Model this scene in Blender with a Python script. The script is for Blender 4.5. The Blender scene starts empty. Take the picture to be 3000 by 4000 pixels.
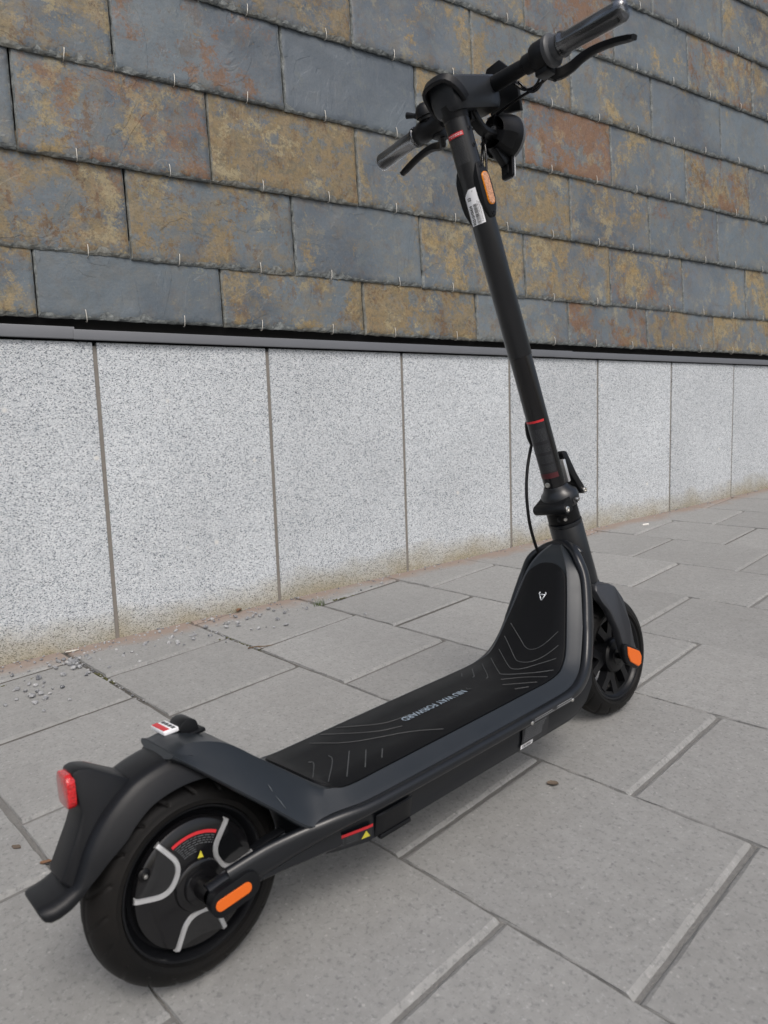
import bpy, bmesh, math, random
from mathutils import Vector, Matrix, noise
R = math.radians
S = bpy.context.scene
COL = S.collection
random.seed(7)

# ------------------------------------------------------------------ camera
cam_d = bpy.data.cameras.new('camera')
cam = bpy.data.objects.new('camera', cam_d)
COL.objects.link(cam)
S.camera = cam
RT = Vector((0.9994321, -0.0039623, -0.0334626))
DN = Vector((-0.0336963, -0.1175208, -0.9924986))
FW = Vector((0.0, 0.9930625, -0.1175875))
cam.matrix_world = Matrix(((RT.x, -DN.x, -FW.x, 0), (RT.y, -DN.y, -FW.y, 0), (RT.z, -DN.z, -FW.z, 0.6721), (0, 0, 0, 1)))
cam_d.sensor_fit = 'VERTICAL'
cam_d.sensor_height = 36.0
cam_d.sensor_width = 27.0
cam_d.lens = 2748.9 / 4000 * 36
cam_d.clip_start = 0.02
cam_d.clip_end = 500
cam_d.dof.use_dof = True
cam_d.dof.focus_distance = 1.75
cam_d.dof.aperture_fstop = 8.0

# ------------------------------------------------------------------ light
SUN_EL, SUN_AZ = 52, 163          # a veiled sun on the open street side, behind and right of the photographer
world = bpy.data.worlds.new('World')
S.world = world
world.use_nodes = True
wn = world.node_tree
wn.nodes.clear()
w_out = wn.nodes.new('ShaderNodeOutputWorld')
w_bg = wn.nodes.new('ShaderNodeBackground')
w_sky = wn.nodes.new('ShaderNodeTexSky')
w_sky.sky_type = 'NISHITA'
w_sky.sun_disc = False
w_sky.sun_elevation = R(SUN_EL)
w_sky.sun_rotation = R(SUN_AZ)
w_sky.air_density = 1.0
w_sky.dust_density = 5.0
w_sky.ozone_density = 1.0
w_hsv = wn.nodes.new('ShaderNodeHueSaturation')
w_hsv.inputs['Saturation'].default_value = 0.72
w_bg.inputs['Strength'].default_value = 0.13
wn.links.new(w_sky.outputs[0], w_hsv.inputs['Color'])
wn.links.new(w_hsv.outputs[0], w_bg.inputs['Color'])
wn.links.new(w_bg.outputs[0], w_out.inputs['Surface'])
sun_d = bpy.data.lights.new('sun', 'SUN')
sun_d.energy = 0.9
sun_d.angle = R(22)
sun_d.color = (1.0, 0.975, 0.94)
sun = bpy.data.objects.new('sun', sun_d)
COL.objects.link(sun)
az = R(SUN_AZ)
sdir = Vector((math.sin(az) * math.cos(R(SUN_EL)), math.cos(az) * math.cos(R(SUN_EL)), math.sin(R(SUN_EL))))
sun.rotation_euler = sdir.to_track_quat('Z', 'Y').to_euler()
S.view_settings.view_transform = 'Standard'
S.view_settings.look = 'None'
S.view_settings.exposure = 0.24
S.view_settings.gamma = 1.0
S.view_settings.use_curve_mapping = False

# ------------------------------------------------------------------ helpers
def link(name, me, mats=None, parent=None, smooth=False, angle=None):
    if isinstance(me, bmesh.types.BMesh):
        bm = me
        me = bpy.data.meshes.new(name)
        bm.normal_update()
        bm.to_mesh(me)
        bm.free()
    me.name = name
    o = bpy.data.objects.new(name, me)
    if mats is not None:
        for m in (mats if isinstance(mats, (list, tuple)) else [mats]):
            me.materials.append(m)
    COL.objects.link(o)
    if parent:
        o.parent = parent
    if smooth:
        for p in me.polygons:
            p.use_smooth = True
        if angle:
            me.set_sharp_from_angle(angle=R(angle))
    return o

def empty(name, loc=(0, 0, 0), parent=None):
    o = bpy.data.objects.new(name, None)
    o.location = loc
    o.empty_display_size = 0.1
    COL.objects.link(o)
    if parent:
        o.parent = parent
    return o

def tag(o, label=None, cat=None, group=None, kind=None):
    for k, v in (('label', label), ('category', cat), ('group', group), ('kind', kind)):
        if v:
            o[k] = v
    return o

def catmull(pts, n=8, closed=False):
    P = [Vector(p) for p in pts]
    if closed:
        P = [P[-1]] + P + [P[0], P[1]]
    else:
        P = [P[0] * 2 - P[1]] + P + [P[-1] * 2 - P[-2]]
    out = []
    for i in range(1, len(P) - 2):
        a, b, c, d = P[i - 1:i + 3]
        for k in range(n):
            t = k / n
            out.append(0.5 * ((2 * b) + (c - a) * t + (2 * a - 5 * b + 4 * c - d) * t * t + (3 * b - a - 3 * c + d) * t ** 3))
    if not closed:
        out.append(P[-2].copy())
    return out

def loft(bm, secs, closed=False, cap=True, ring=True, mat=0):
    """secs: list of rings of Vectors (same count)."""
    vs = [[bm.verts.new(p) for p in s] for s in secs]
    n = len(vs[0])
    L = len(vs)
    fs = []
    for i in range(L if closed else L - 1):
        a, b = vs[i], vs[(i + 1) % L]
        for j in range(n if ring else n - 1):
            k = (j + 1) % n
            fs.append(bm.faces.new((a[j], a[k], b[k], b[j])))
    if cap and ring and not closed:
        fs.append(bm.faces.new(list(reversed(vs[0]))))
        fs.append(bm.faces.new(vs[-1]))
    for f in fs:
        f.material_index = mat
    return vs

def frames(P, closed=False, up=None):
    n = len(P)
    T = []
    for i in range(n):
        a = P[i - 1] if (i > 0 or closed) else P[i]
        b = P[(i + 1) % n] if (i < n - 1 or closed) else P[i]
        T.append((b - a).normalized())
    N = []
    v = Vector(up) if up else (Vector((0, 0, 1)) if abs(T[0].z) < 0.9 else Vector((1, 0, 0)))
    for t in T:
        if up:
            v = Vector(up)
        v = (v - t * v.dot(t))
        v.normalize()
        N.append(v.copy())
    return T, N

def tube(bm, pts, r, seg=12, n=0, closed=False, ry=None, up=None, cap=True, mat=0):
    P = catmull(pts, n, closed) if n else [Vector(p) for p in pts]
    T, N = frames(P, closed, up)
    rs = r if isinstance(r, (list, tuple)) else None
    secs = []
    for i, p in enumerate(P):
        B = T[i].cross(N[i])
        if rs:
            f = i / (len(P) - 1) * (len(rs) - 1)
            k = min(int(f), len(rs) - 2)
            rr = rs[k] + (rs[k + 1] - rs[k]) * (f - k)
        else:
            rr = r
        r2 = ry * rr / (rs[0] if rs else r) if ry else rr
        secs.append([p + N[i] * rr * math.cos(2 * math.pi * j / seg) + B * r2 * math.sin(2 * math.pi * j / seg) for j in range(seg)])
    return loft(bm, secs, closed, cap, mat=mat)

def lathe(bm, prof, c, axis, seg=48, mat=0, ref=None, closed_prof=False):
    """prof: (r, h) pairs; h along axis from c."""
    axis = Vector(axis).normalized()
    ref = Vector(ref) if ref else (Vector((0, 0, 1)) if abs(axis.z) < 0.9 else Vector((1, 0, 0)))
    u = (ref - axis * ref.dot(axis)).normalized()
    w = axis.cross(u)
    c = Vector(c)
    secs = []
    for i in range(seg):
        a = 2 * math.pi * i / seg
        d = u * math.cos(a) + w * math.sin(a)
        secs.append([c + axis * h + d * max(r, 1e-5) for r, h in prof])
    return loft(bm, secs, closed=True, ring=closed_prof, mat=mat)

def prism(bm, poly, y0, y1, bevel=0.0, seg=2, to=None, mat=0):
    """poly: (x, z) outline extruded in y; or mapped by to(x, y, z)."""
    to = to or (lambda x, y, z: Vector((x, y, z)))
    a = [bm.verts.new(to(x, y0, z)) for x, z in poly]
    b = [bm.verts.new(to(x, y1, z)) for x, z in poly]
    n = len(poly)
    fs = [bm.faces.new(a), bm.faces.new(list(reversed(b)))]
    for i in range(n):
        k = (i + 1) % n
        fs.append(bm.faces.new((a[k], a[i], b[i], b[k])))
    bmesh.ops.recalc_face_normals(bm, faces=fs)
    for f in fs:
        f.material_index = mat
    if bevel:
        es = {e for f in fs for e in f.edges}
        r = bmesh.ops.bevel(bm, geom=list(es), offset=bevel, segments=seg, profile=0.5, affect='EDGES', clamp_overlap=True)
        for f in r['faces']:
            f.material_index = mat

def rect_poly(cx, cz, w, h, r=0.0, n=4, rot=0.0):
    out = []
    for sx, sz, a0 in ((1, 1, 0), (-1, 1, 90), (-1, -1, 180), (1, -1, 270)):
        if r:
            for i in range(n + 1):
                a = R(a0 + 90 * i / n)
                out.append((sx * (w / 2 - r) + r * math.cos(a), sz * (h / 2 - r) + r * math.sin(a)))
        else:
            out.append((sx * w / 2, sz * h / 2))
    c, s = math.cos(rot), math.sin(rot)
    return [(cx + x * c - z * s, cz + x * s + z * c) for x, z in out]

def box(bm, c, size, bevel=0.0, M=None, mat=0):
    M = M or Matrix.Identity(3)
    c = Vector(c)
    sx, sy, sz = [k / 2 for k in size]
    prism(bm, [(-sx, -sz), (sx, -sz), (sx, sz), (-sx, sz)], -sy, sy, bevel, to=lambda x, y, z: c + M @ Vector((x, y, z)), mat=mat)

def text_mesh(body, size, xscale=1.0, align='LEFT', extrude=0.0, bold=0.0):
    cu = bpy.data.curves.new('lettering', 'FONT')
    cu.body = body
    cu.size = size
    cu.align_x = align
    cu.extrude = extrude
    cu.offset = bold
    cu.resolution_u = 2
    o = bpy.data.objects.new('lettering', cu)
    COL.objects.link(o)
    dg = bpy.context.evaluated_depsgraph_get()
    me = bpy.data.meshes.new_from_object(o.evaluated_get(dg))
    bpy.data.objects.remove(o)
    for v in me.vertices:
        v.co.x *= xscale
    return me

def map_mesh(me, fn):
    for v in me.vertices:
        v.co = fn(v.co.x, v.co.y)
    return me

# ------------------------------------------------------------------ materials
class NT:
    def __init__(self, name):
        self.m = bpy.data.materials.new(name)
        self.m.use_nodes = True
        self.t = self.m.node_tree
        self.b = self.t.nodes['Principled BSDF']
        self.L = self.t.links.new
    def n(self, typ, **kw):
        nd = self.t.nodes.new(typ)
        for k, v in kw.items():
            if k in nd.inputs.keys():
                nd.inputs[k].default_value = v
            else:
                setattr(nd, k, v)
        return nd
    def coord(self, kind='Object', scale=(1, 1, 1), off=None):
        c = self.n('ShaderNodeTexCoord')
        mp = self.n('ShaderNodeMapping')
        mp.inputs['Scale'].default_value = scale
        self.L(c.outputs[kind], mp.inputs['Vector'])
        if off is not None:
            self.L(off, mp.inputs['Location'])
        return mp.outputs[0]
    def noise(self, v, scale, detail=4, rough=0.55, dist=0.0, w=None):
        nd = self.n('ShaderNodeTexNoise')
        nd.inputs['Scale'].default_value = scale
        nd.inputs['Detail'].default_value = detail
        nd.inputs['Roughness'].default_value = rough
        nd.inputs['Distortion'].default_value = dist
        self.L(v, nd.inputs['Vector'])
        return nd.outputs[0]
    def voro(self, v, scale, feature='F1', rnd=1.0):
        nd = self.n('ShaderNodeTexVoronoi')
        nd.feature = feature
        nd.inputs['Scale'].default_value = scale
        nd.inputs['Randomness'].default_value = rnd
        self.L(v, nd.inputs['Vector'])
        return nd
    def ramp(self, f, stops):
        nd = self.n('ShaderNodeValToRGB')
        el = nd.color_ramp.elements
        while len(el) < len(stops):
            el.new(0.5)
        for e, (p, c) in zip(el, stops):
            e.position = p
            e.color = (c, c, c, 1) if isinstance(c, (int, float)) else (*c, 1)
        self.L(f, nd.inputs[0])
        return nd.outputs[0]
    def mix(self, f, a, b, blend='MIX'):
        nd = self.n('ShaderNodeMix', data_type='RGBA', blend_type=blend)
        ins = [i for i in nd.inputs if i.enabled]
        for s, v in zip(ins, (f, a, b)):
            if isinstance(v, (int, float)):
                s.default_value = v
            elif isinstance(v, tuple):
                s.default_value = (*v, 1)
            else:
                self.L(v, s)
        return [o for o in nd.outputs if o.enabled][0]
    def math(self, op, a, b=0.0, c=None, clamp=False):
        nd = self.n('ShaderNodeMath', operation=op)
        nd.use_clamp = clamp
        for s, v in zip(nd.inputs, (a, b, c)):
            if v is None:
                continue
            if isinstance(v, (int, float)):
                s.default_value = v
            else:
                self.L(v, s)
        return nd.outputs[0]
    def attr(self, name):
        nd = self.n('ShaderNodeAttribute', attribute_type='OBJECT', attribute_name=name)
        return nd.outputs['Fac']
    def base(self, c):
        self.L(c, self.b.inputs['Base Color'])
    def rough(self, c):
        if isinstance(c, (int, float)):
            self.b.inputs['Roughness'].default_value = c
        else:
            self.L(c, self.b.inputs['Roughness'])
    def bump(self, h, strength, dist, prev=None):
        nd = self.n('ShaderNodeBump')
        nd.inputs['Strength'].default_value = strength
        nd.inputs['Distance'].default_value = dist
        self.L(h, nd.inputs['Height'])
        if prev is not None:
            self.L(prev, nd.inputs['Normal'])
        self.L(nd.outputs[0], self.b.inputs['Normal'])
        return nd.outputs[0]

def simple(name, col, rough=0.5, metal=0.0, var=0.15, nscale=60, bump=0.0, bscale=300, dust=0.0, coat=0.0, spec=0.5):
    t = NT(name)
    v = t.coord()
    f = t.noise(v, nscale, 5, 0.6)
    lo = tuple(c * (1 - var) for c in col)
    hi = tuple(min(1, c * (1 + var)) for c in col)
    c = t.mix(f, lo, hi)
    if dust:
        d = t.ramp(t.noise(v, 14, 8, 0.7), [(0.48, 0.0), (0.75, 1.0)])
        d2 = t.math('MULTIPLY', d, dust)
        c = t.mix(d2, c, (0.16, 0.145, 0.125))
    t.base(c)
    t.rough(t.math('ADD', t.math('MULTIPLY', t.noise(v, nscale * 0.4, 4, 0.6), 0.16), rough - 0.08))
    t.b.inputs['Metallic'].default_value = metal
    t.b.inputs['Specular IOR Level'].default_value = spec
    if coat:
        t.b.inputs['Coat Weight'].default_value = coat
        t.b.inputs['Coat Roughness'].default_value = 0.08
    if bump:
        t.bump(t.noise(v, bscale, 3, 0.6), bump, 0.001)
    return t.m

M_paint = simple('satin_black_paint', (0.0065, 0.0078, 0.0102), 0.31, 0.0, 0.1, 40, 0.05, 900, 0.012, spec=0.55)
M_rim = simple('charcoal_satin_paint', (0.0175, 0.0218, 0.0268), 0.40, 0.15, 0.12, 40, 0.05, 900, 0.02, spec=0.5)
M_stem = simple('black_anodised_tube', (0.0075, 0.0085, 0.0105), 0.30, 0.25, 0.08, 30, 0.03, 1200, 0.012, spec=0.8)
M_gloss = simple('gloss_black_tube', (0.006, 0.006, 0.007), 0.16, 0.0, 0.1, 30, 0.0, 300, 0.02)
M_plastic = simple('black_moulded_plastic', (0.0042, 0.0048, 0.006), 0.42, 0.0, 0.12, 50, 0.1, 1400, 0.012, spec=0.28)
M_fender = simple('dusty_black_plastic', (0.0058, 0.0066, 0.0085), 0.42, 0.0, 0.15, 30, 0.1, 1200, 0.012, spec=0.3)
M_dark = simple('deep_black_plastic', (0.003, 0.003, 0.0036), 0.4, 0.0, 0.1, 50, 0.0, 300, 0.01, spec=0.25)
M_rubber = simple('black_grip_rubber', (0.0030, 0.0034, 0.0043), 0.55, 0.0, 0.15, 40, 0.1, 700, 0.010, spec=0.2)
M_rib = simple('worn_rubber_rib', (0.052, 0.056, 0.058), 0.7, 0.0, 0.5, 60, 0.0)
M_letter = simple('grey_print', (0.26, 0.32, 0.38), 0.6, 0.0, 0.15, 200)
M_emblem = simple('silver_print', (0.6, 0.63, 0.66), 0.45, 0.3, 0.05, 60)
M_silver = simple('bare_steel', (0.62, 0.61, 0.58), 0.3, 1.0, 0.1, 80)
M_alu = simple('brushed_aluminium', (0.66, 0.67, 0.68), 0.34, 0.7, 0.15, 60)
M_white = simple('white_paper_label', (0.84, 0.85, 0.87), 0.55, 0.0, 0.03, 40, 0.1, 60)
M_ink = simple('black_ink', (0.012, 0.012, 0.013), 0.6)
M_red = simple('red_label', (0.55, 0.022, 0.03), 0.4, 0.0, 0.08, 60)
M_darkred = simple('dark_red_label', (0.07, 0.012, 0.016), 0.4, 0.0, 0.2, 60)
M_label = simple('black_warning_label', (0.014, 0.015, 0.018), 0.3)
M_line = simple('grey_small_print', (0.075, 0.08, 0.086), 0.5)
M_yellow = simple('yellow_warning_print', (0.62, 0.55, 0.05), 0.45)
M_orange = simple('orange_reflective_tape', (0.72, 0.135, 0.010), 0.42, 0.0, 0.06, 500, 0.15, 900)
M_twig = simple('dry_brown_twig', (0.12, 0.075, 0.04), 0.8, 0.0, 0.3, 200)
M_leaf = simple('dead_brown_leaf', (0.16, 0.085, 0.045), 0.75, 0.0, 0.4, 90, 0.3, 300)
M_leafgrey = simple('dry_mud_clump', (0.13, 0.10, 0.075), 0.9, 0.0, 0.4, 90, 0.5, 200)
M_grass = simple('green_grass_blade', (0.075, 0.11, 0.03), 0.6, 0.0, 0.35, 60)
M_paper = simple('pale_dry_scrap', (0.55, 0.53, 0.47), 0.8, 0.0, 0.2, 60)
M_flash = simple('grey_sheet_metal', (0.132, 0.139, 0.152), 0.5, 0.15, 0.1, 9, 0.03, 300)
M_void = simple('shadowed_backing_board', (0.03, 0.03, 0.031), 0.9)
M_hook = simple('galvanised_hook_wire', (0.52, 0.50, 0.45), 0.45, 0.35, 0.1, 80)

def lens_mat(name, col, trans):
    t = NT(name)
    v = t.coord()
    vo = t.voro(v, 380)
    t.base(t.mix(t.ramp(vo.outputs['Distance'], [(0.0, 0.0), (0.6, 1.0)]), tuple(c * 0.45 for c in col), col))
    t.rough(0.12)
    t.b.inputs['Transmission Weight'].default_value = trans
    t.b.inputs['Coat Weight'].default_value = 0.6
    t.bump(vo.outputs['Distance'], 0.35, 0.002)
    return t.m
M_redlens = lens_mat('red_tail_lens', (0.62, 0.016, 0.02), 0.1)
M_amber = lens_mat('amber_prism_reflector', (0.62, 0.30, 0.15), 0.0)
M_amberedge = simple('amber_clear_edge', (0.8, 0.26, 0.012), 0.15, 0.0, 0.3, 300, coat=0.5)

def film():
    t = NT('clear_plastic_film')
    tr = t.n('ShaderNodeBsdfTransparent')
    gl = t.n('ShaderNodeBsdfGlossy')
    gl.inputs['Roughness'].default_value = 0.16
    gl.inputs['Color'].default_value = (0.8, 0.82, 0.85, 1)
    mx = t.n('ShaderNodeMixShader')
    v = t.coord()
    wr = t.noise(t.coord(scale=(1, 0.12, 1)), 60, 3, 0.5, 0.8)
    f = t.ramp(wr, [(0.38, 0.07), (0.64, 0.34)])
    bp = t.n('ShaderNodeBump')
    bp.inputs['Strength'].default_value = 0.5
    bp.inputs['Distance'].default_value = 0.003
    t.L(wr, bp.inputs['Height'])
    t.L(f, mx.inputs[0])
    t.L(tr.outputs[0], mx.inputs[1])
    t.L(gl.outputs[0], mx.inputs[2])
    out = [n for n in t.t.nodes if n.type == 'OUTPUT_MATERIAL'][0]
    t.L(mx.outputs[0], out.inputs['Surface'])
    return t.m
M_film = film()

def tyre_mat():
    t = NT('dusty_tyre_rubber')
    v = t.coord()
    c = t.mix(t.noise(v, 60, 5, 0.6), (0.0036, 0.0037, 0.004), (0.0068, 0.0067, 0.0066))
    d = t.ramp(t.noise(v, 9, 6, 0.7), [(0.42, 0.0), (0.75, 1.0)])
    c = t.mix(t.math('MULTIPLY', d, 0.10), c, (0.06, 0.045, 0.033))
    t.base(c)
    t.rough(0.5)
    t.b.inputs['Specular IOR Level'].default_value = 0.2
    t.bump(t.noise(v, 700, 3, 0.6), 0.12, 0.001)
    return t.m
M_tyre = tyre_mat()

def granite():
    t = NT('speckled_grey_granite')
    oi = t.n('ShaderNodeObjectInfo')
    off = t.math('MULTIPLY', oi.outputs['Random'], 37.0)
    cmb = t.n('ShaderNodeCombineXYZ')
    t.L(off, cmb.inputs[0]); t.L(off, cmb.inputs[1])
    v = t.coord(off=cmb.outputs[0])
    vs = t.coord(scale=(1, 1, 1.35), off=cmb.outputs[0])
    v1 = t.voro(vs, 360)
    g1 = t.n('ShaderNodeSeparateColor'); t.L(v1.outputs['Color'], g1.inputs[0])
    cell = t.ramp(g1.outputs[0], [(0.0, (0.10, 0.115, 0.135)), (0.12, (0.20, 0.222, 0.25)), (0.22, (0.41, 0.447, 0.48)), (0.6, (0.54, 0.572, 0.60)), (1.0, (0.70, 0.722, 0.735))])
    n2 = t.noise(vs, 380, 3, 0.7)
    c = t.mix(t.ramp(n2, [(0.59, 0.0), (0.70, 0.7)]), cell, (0.135, 0.152, 0.175))
    c = t.mix(t.ramp(t.noise(v, 320, 2, 0.5), [(0.62, 0.0), (0.75, 0.9)]), c, (0.72, 0.72, 0.71))
    spots = t.ramp(t.voro(v, 6.5).outputs['Distance'], [(0.03, 0.85), (0.062, 0.0)])
    c = t.mix(spots, c, (0.68, 0.67, 0.64))
    dk = t.ramp(t.voro(v, 8.3, rnd=0.9).outputs['Distance'], [(0.02, 0.75), (0.045, 0.0)])
    c = t.mix(dk, c, (0.2, 0.21, 0.22))
    big = t.noise(v, 2.2, 5, 0.6)
    c = t.mix(1.0, t.mix(1.0, c, t.ramp(big, [(0.3, 0.88), (0.7, 1.03)]), 'MULTIPLY'), t.ramp(oi.outputs['Random'], [(0.0, 0.93), (1.0, 1.03)]), 'MULTIPLY')
    # algae and splash stain rising a hand's breadth from the paving
    geo = t.n('ShaderNodeNewGeometry')
    dotn = t.n('ShaderNodeVectorMath', operation='DOT_PRODUCT')
    dotn.inputs[1].default_value = (-0.0294, -0.0532, 0.9981)
    t.L(geo.outputs['Position'], dotn.inputs[0])
    h = dotn.outputs['Value']
    edge = t.math('ADD', t.math('MULTIPLY', t.noise(v, 5.5, 6, 0.65), 0.17), -0.005)
    st = t.math('MULTIPLY_ADD', t.math('SUBTRACT', edge, h), 9.0, 0.12, clamp=True)
    stc = t.mix(t.noise(v, 7, 4, 0.6), (0.37, 0.255, 0.075), (0.27, 0.245, 0.12))
    c = t.mix(t.math('MULTIPLY', st, 0.75), c, t.mix(0.75, c, stc, 'MULTIPLY'))
    c = t.mix(t.math('MULTIPLY', st, 0.36), c, stc)
    t.base(c)
    t.rough(0.72)
    t.bump(t.noise(v, 260, 3, 0.6), 0.25, 0.0015)
    return t.m
M_granite = granite()
M_joint = simple('grey_joint_sealant', (0.20, 0.185, 0.165), 0.85, 0.0, 0.2, 40, 0.3, 200)

def slate(edge=False):
    t = NT('chipped_slate_edge' if edge else 'weathered_slate')
    oi = t.n('ShaderNodeObjectInfo')
    sd = t.math('MULTIPLY', oi.outputs['Random'], 91.0)
    cmb = t.n('ShaderNodeCombineXYZ')
    t.L(sd, cmb.inputs[0]); t.L(t.math('MULTIPLY', sd, 0.37), cmb.inputs[2])
    v = t.coord(off=cmb.outputs[0])
    ochre, rust, tone = t.attr('ochre'), t.attr('rust'), t.attr('tone')
    blue = t.mix(t.ramp(t.noise(v, 3.2, 5, 0.6, 0.6), [(0.3, 0.0), (0.7, 1.0)]), (0.072, 0.093, 0.117), (0.130, 0.155, 0.180))
    blue = t.mix(t.ramp(t.noise(v, 1.6, 2, 0.5), [(0.45, 0.0), (0.55, 0.5)]), blue, (0.135, 0.170, 0.192))
    c = blue
    # ochre film: big islands with lacy borders
    no = t.noise(v, 4.6, 12, 0.68, 0.3)
    gr = t.math('MULTIPLY_ADD', t.noise(v, 58, 5, 0.75), 0.34, -0.17)
    gr = t.math('ADD', gr, t.math('MULTIPLY_ADD', t.noise(v, 170, 3, 0.7), 0.22, -0.11))
    no = t.math('ADD', no, gr)
    th = t.math('MULTIPLY_ADD', ochre, -0.26, 0.675)
    mo = t.math('MULTIPLY', t.math('SUBTRACT', no, th), 14.0, clamp=True)
    oc = t.mix(t.ramp(t.noise(v, 8, 7, 0.72), [(0.38, 0.0), (0.62, 1.0)]), (0.325, 0.220, 0.078), (0.275, 0.238, 0.150))
    oc = t.mix(t.ramp(oi.outputs['Random'], [(0.35, 0.0), (0.75, 0.55)]), oc, (0.185, 0.125, 0.06))
    oc = t.mix(t.ramp(t.noise(v, 38, 5, 0.7), [(0.47, 0.0), (0.60, 0.85)]), oc, (0.130, 0.118, 0.078))
    c = t.mix(t.math('MULTIPLY', mo, 0.88), c, oc)
    # second thin wash
    c = t.mix(t.math('MULTIPLY', t.math('MULTIPLY', t.ramp(t.noise(v, 17, 7, 0.7), [(0.46, 0.0), (0.62, 1.0)]), ochre), 0.6), c, (0.225, 0.165, 0.075))
    # rust
    nr = t.noise(v, 5.4, 12, 0.72, 0.2)
    nr = t.math('ADD', nr, gr)
    tr = t.math('MULTIPLY_ADD', rust, -0.33, 0.715)
    mr = t.math('MULTIPLY', t.math('SUBTRACT', nr, tr), 12.0, clamp=True)
    rc = t.mix(t.noise(v, 30, 5, 0.7), (0.195, 0.088, 0.036), (0.160, 0.098, 0.060))
    c = t.mix(t.math('MULTIPLY', mr, 0.88), c, rc)
    sp = t.ramp(t.noise(v, 70, 6, 0.78), [(0.57, 0.0), (0.65, 1.0)])
    c = t.mix(t.math('MULTIPLY', sp, t.math('MULTIPLY_ADD', t.math('ADD', rust, ochre), 0.42, 0.08), ), c, (0.105, 0.058, 0.03))
    # weathering blotches of several sizes: bared grey stone, brown iron stain, pale crust
    gz = t.math('ADD', t.noise(v, 10.5, 8, 0.72, 0.4), t.math('MULTIPLY', gr, 0.6))
    c = t.mix(t.ramp(gz, [(0.565, 0.0), (0.60, 0.9)]), c, (0.118, 0.138, 0.148))
    gb = t.math('ADD', t.noise(t.coord(scale=(1, 1, .6), off=cmb.outputs[0]), 13.5, 8, 0.75), t.math('MULTIPLY', gr, 0.9))
    c = t.mix(t.math('MULTIPLY', t.ramp(gb, [(0.55, 0.0), (0.60, 1.0)]), t.math('MULTIPLY_ADD', t.math('ADD', ochre, rust), 0.62, -0.05, clamp=True)), c, (0.118, 0.066, 0.032))
    gp_ = t.math('ADD', t.noise(v, 7.3, 8, 0.74), t.math('MULTIPLY', gr, 0.8))
    c = t.mix(t.math('MULTIPLY', t.ramp(gp_, [(0.56, 0.0), (0.61, 0.75)]), t.math('MULTIPLY_ADD', ochre, 0.95, 0.0, clamp=True)), c, (0.335, 0.285, 0.165))
    # grey holes and lichen
    c = t.mix(t.ramp(t.voro(v, 9, rnd=1).outputs['Distance'], [(0.10, 0.75), (0.17, 0.0)]), c, (0.12, 0.138, 0.148))
    li = t.math('MULTIPLY', t.ramp(t.noise(v, 75, 4, 0.7), [(0.58, 0.0), (0.66, 0.8)]), t.ramp(t.noise(v, 5.5, 3, 0.6), [(0.55, 0.0), (0.68, 1.0)]))
    c = t.mix(li, c, (0.215, 0.225, 0.16))
    # fine grain: pale and dark specks
    fg = t.noise(v, 125, 6, 0.8)
    gate = t.math('MULTIPLY_ADD', t.math('MAXIMUM', mo, mr), 0.5, 0.2)
    c = t.mix(t.math('MULTIPLY', gate, t.ramp(fg, [(0.36, 0.8), (0.48, 0.0)])), c, (0.045, 0.05, 0.052))
    c = t.mix(t.math('MULTIPLY', gate, t.ramp(fg, [(0.54, 0.0), (0.68, 0.5)])), c, (0.29, 0.27, 0.21))
    c = t.mix(1.0, c, t.ramp(tone, [(0.0, 0.62), (1.0, 1.25)]), 'MULTIPLY')
    if edge:
        ec = t.mix(t.ramp(t.noise(v, 55, 5, 0.7), [(0.35, 0.0), (0.65, 1.0)]), (0.085, 0.096, 0.10), (0.25, 0.27, 0.265))
        ec = t.mix(t.math('MULTIPLY', mo, 0.3), ec, (0.20, 0.165, 0.10))
        c = ec
    t.base(c)
    t.rough(t.ramp(t.noise(v, 20, 4, 0.6), [(0.3, 0.52), (0.7, 0.75)]))
    # cleavage steps: thresholded warped noise gives thin-layer terraces
    st = t.noise(t.coord(scale=(1.0, 1.0, 0.6), off=cmb.outputs[0]), 4.4, 4, 0.5, 1.1)
    q = t.ramp(st, [(0.40, 0.0), (0.408, 0.35), (0.53, 0.40), (0.538, 0.7), (0.64, 0.75), (0.648, 1.0)])
    b1 = t.bump(q, 0.6, 0.004)
    b2 = t.bump(t.noise(v, 26, 6, 0.68), 0.6 if not edge else 1.0, 0.005, b1)
    t.bump(t.noise(v, 240, 3, 0.7), 0.4, 0.0012, b2)
    return t.m
M_slate = slate()
M_slate_edge = slate(True)

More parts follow.
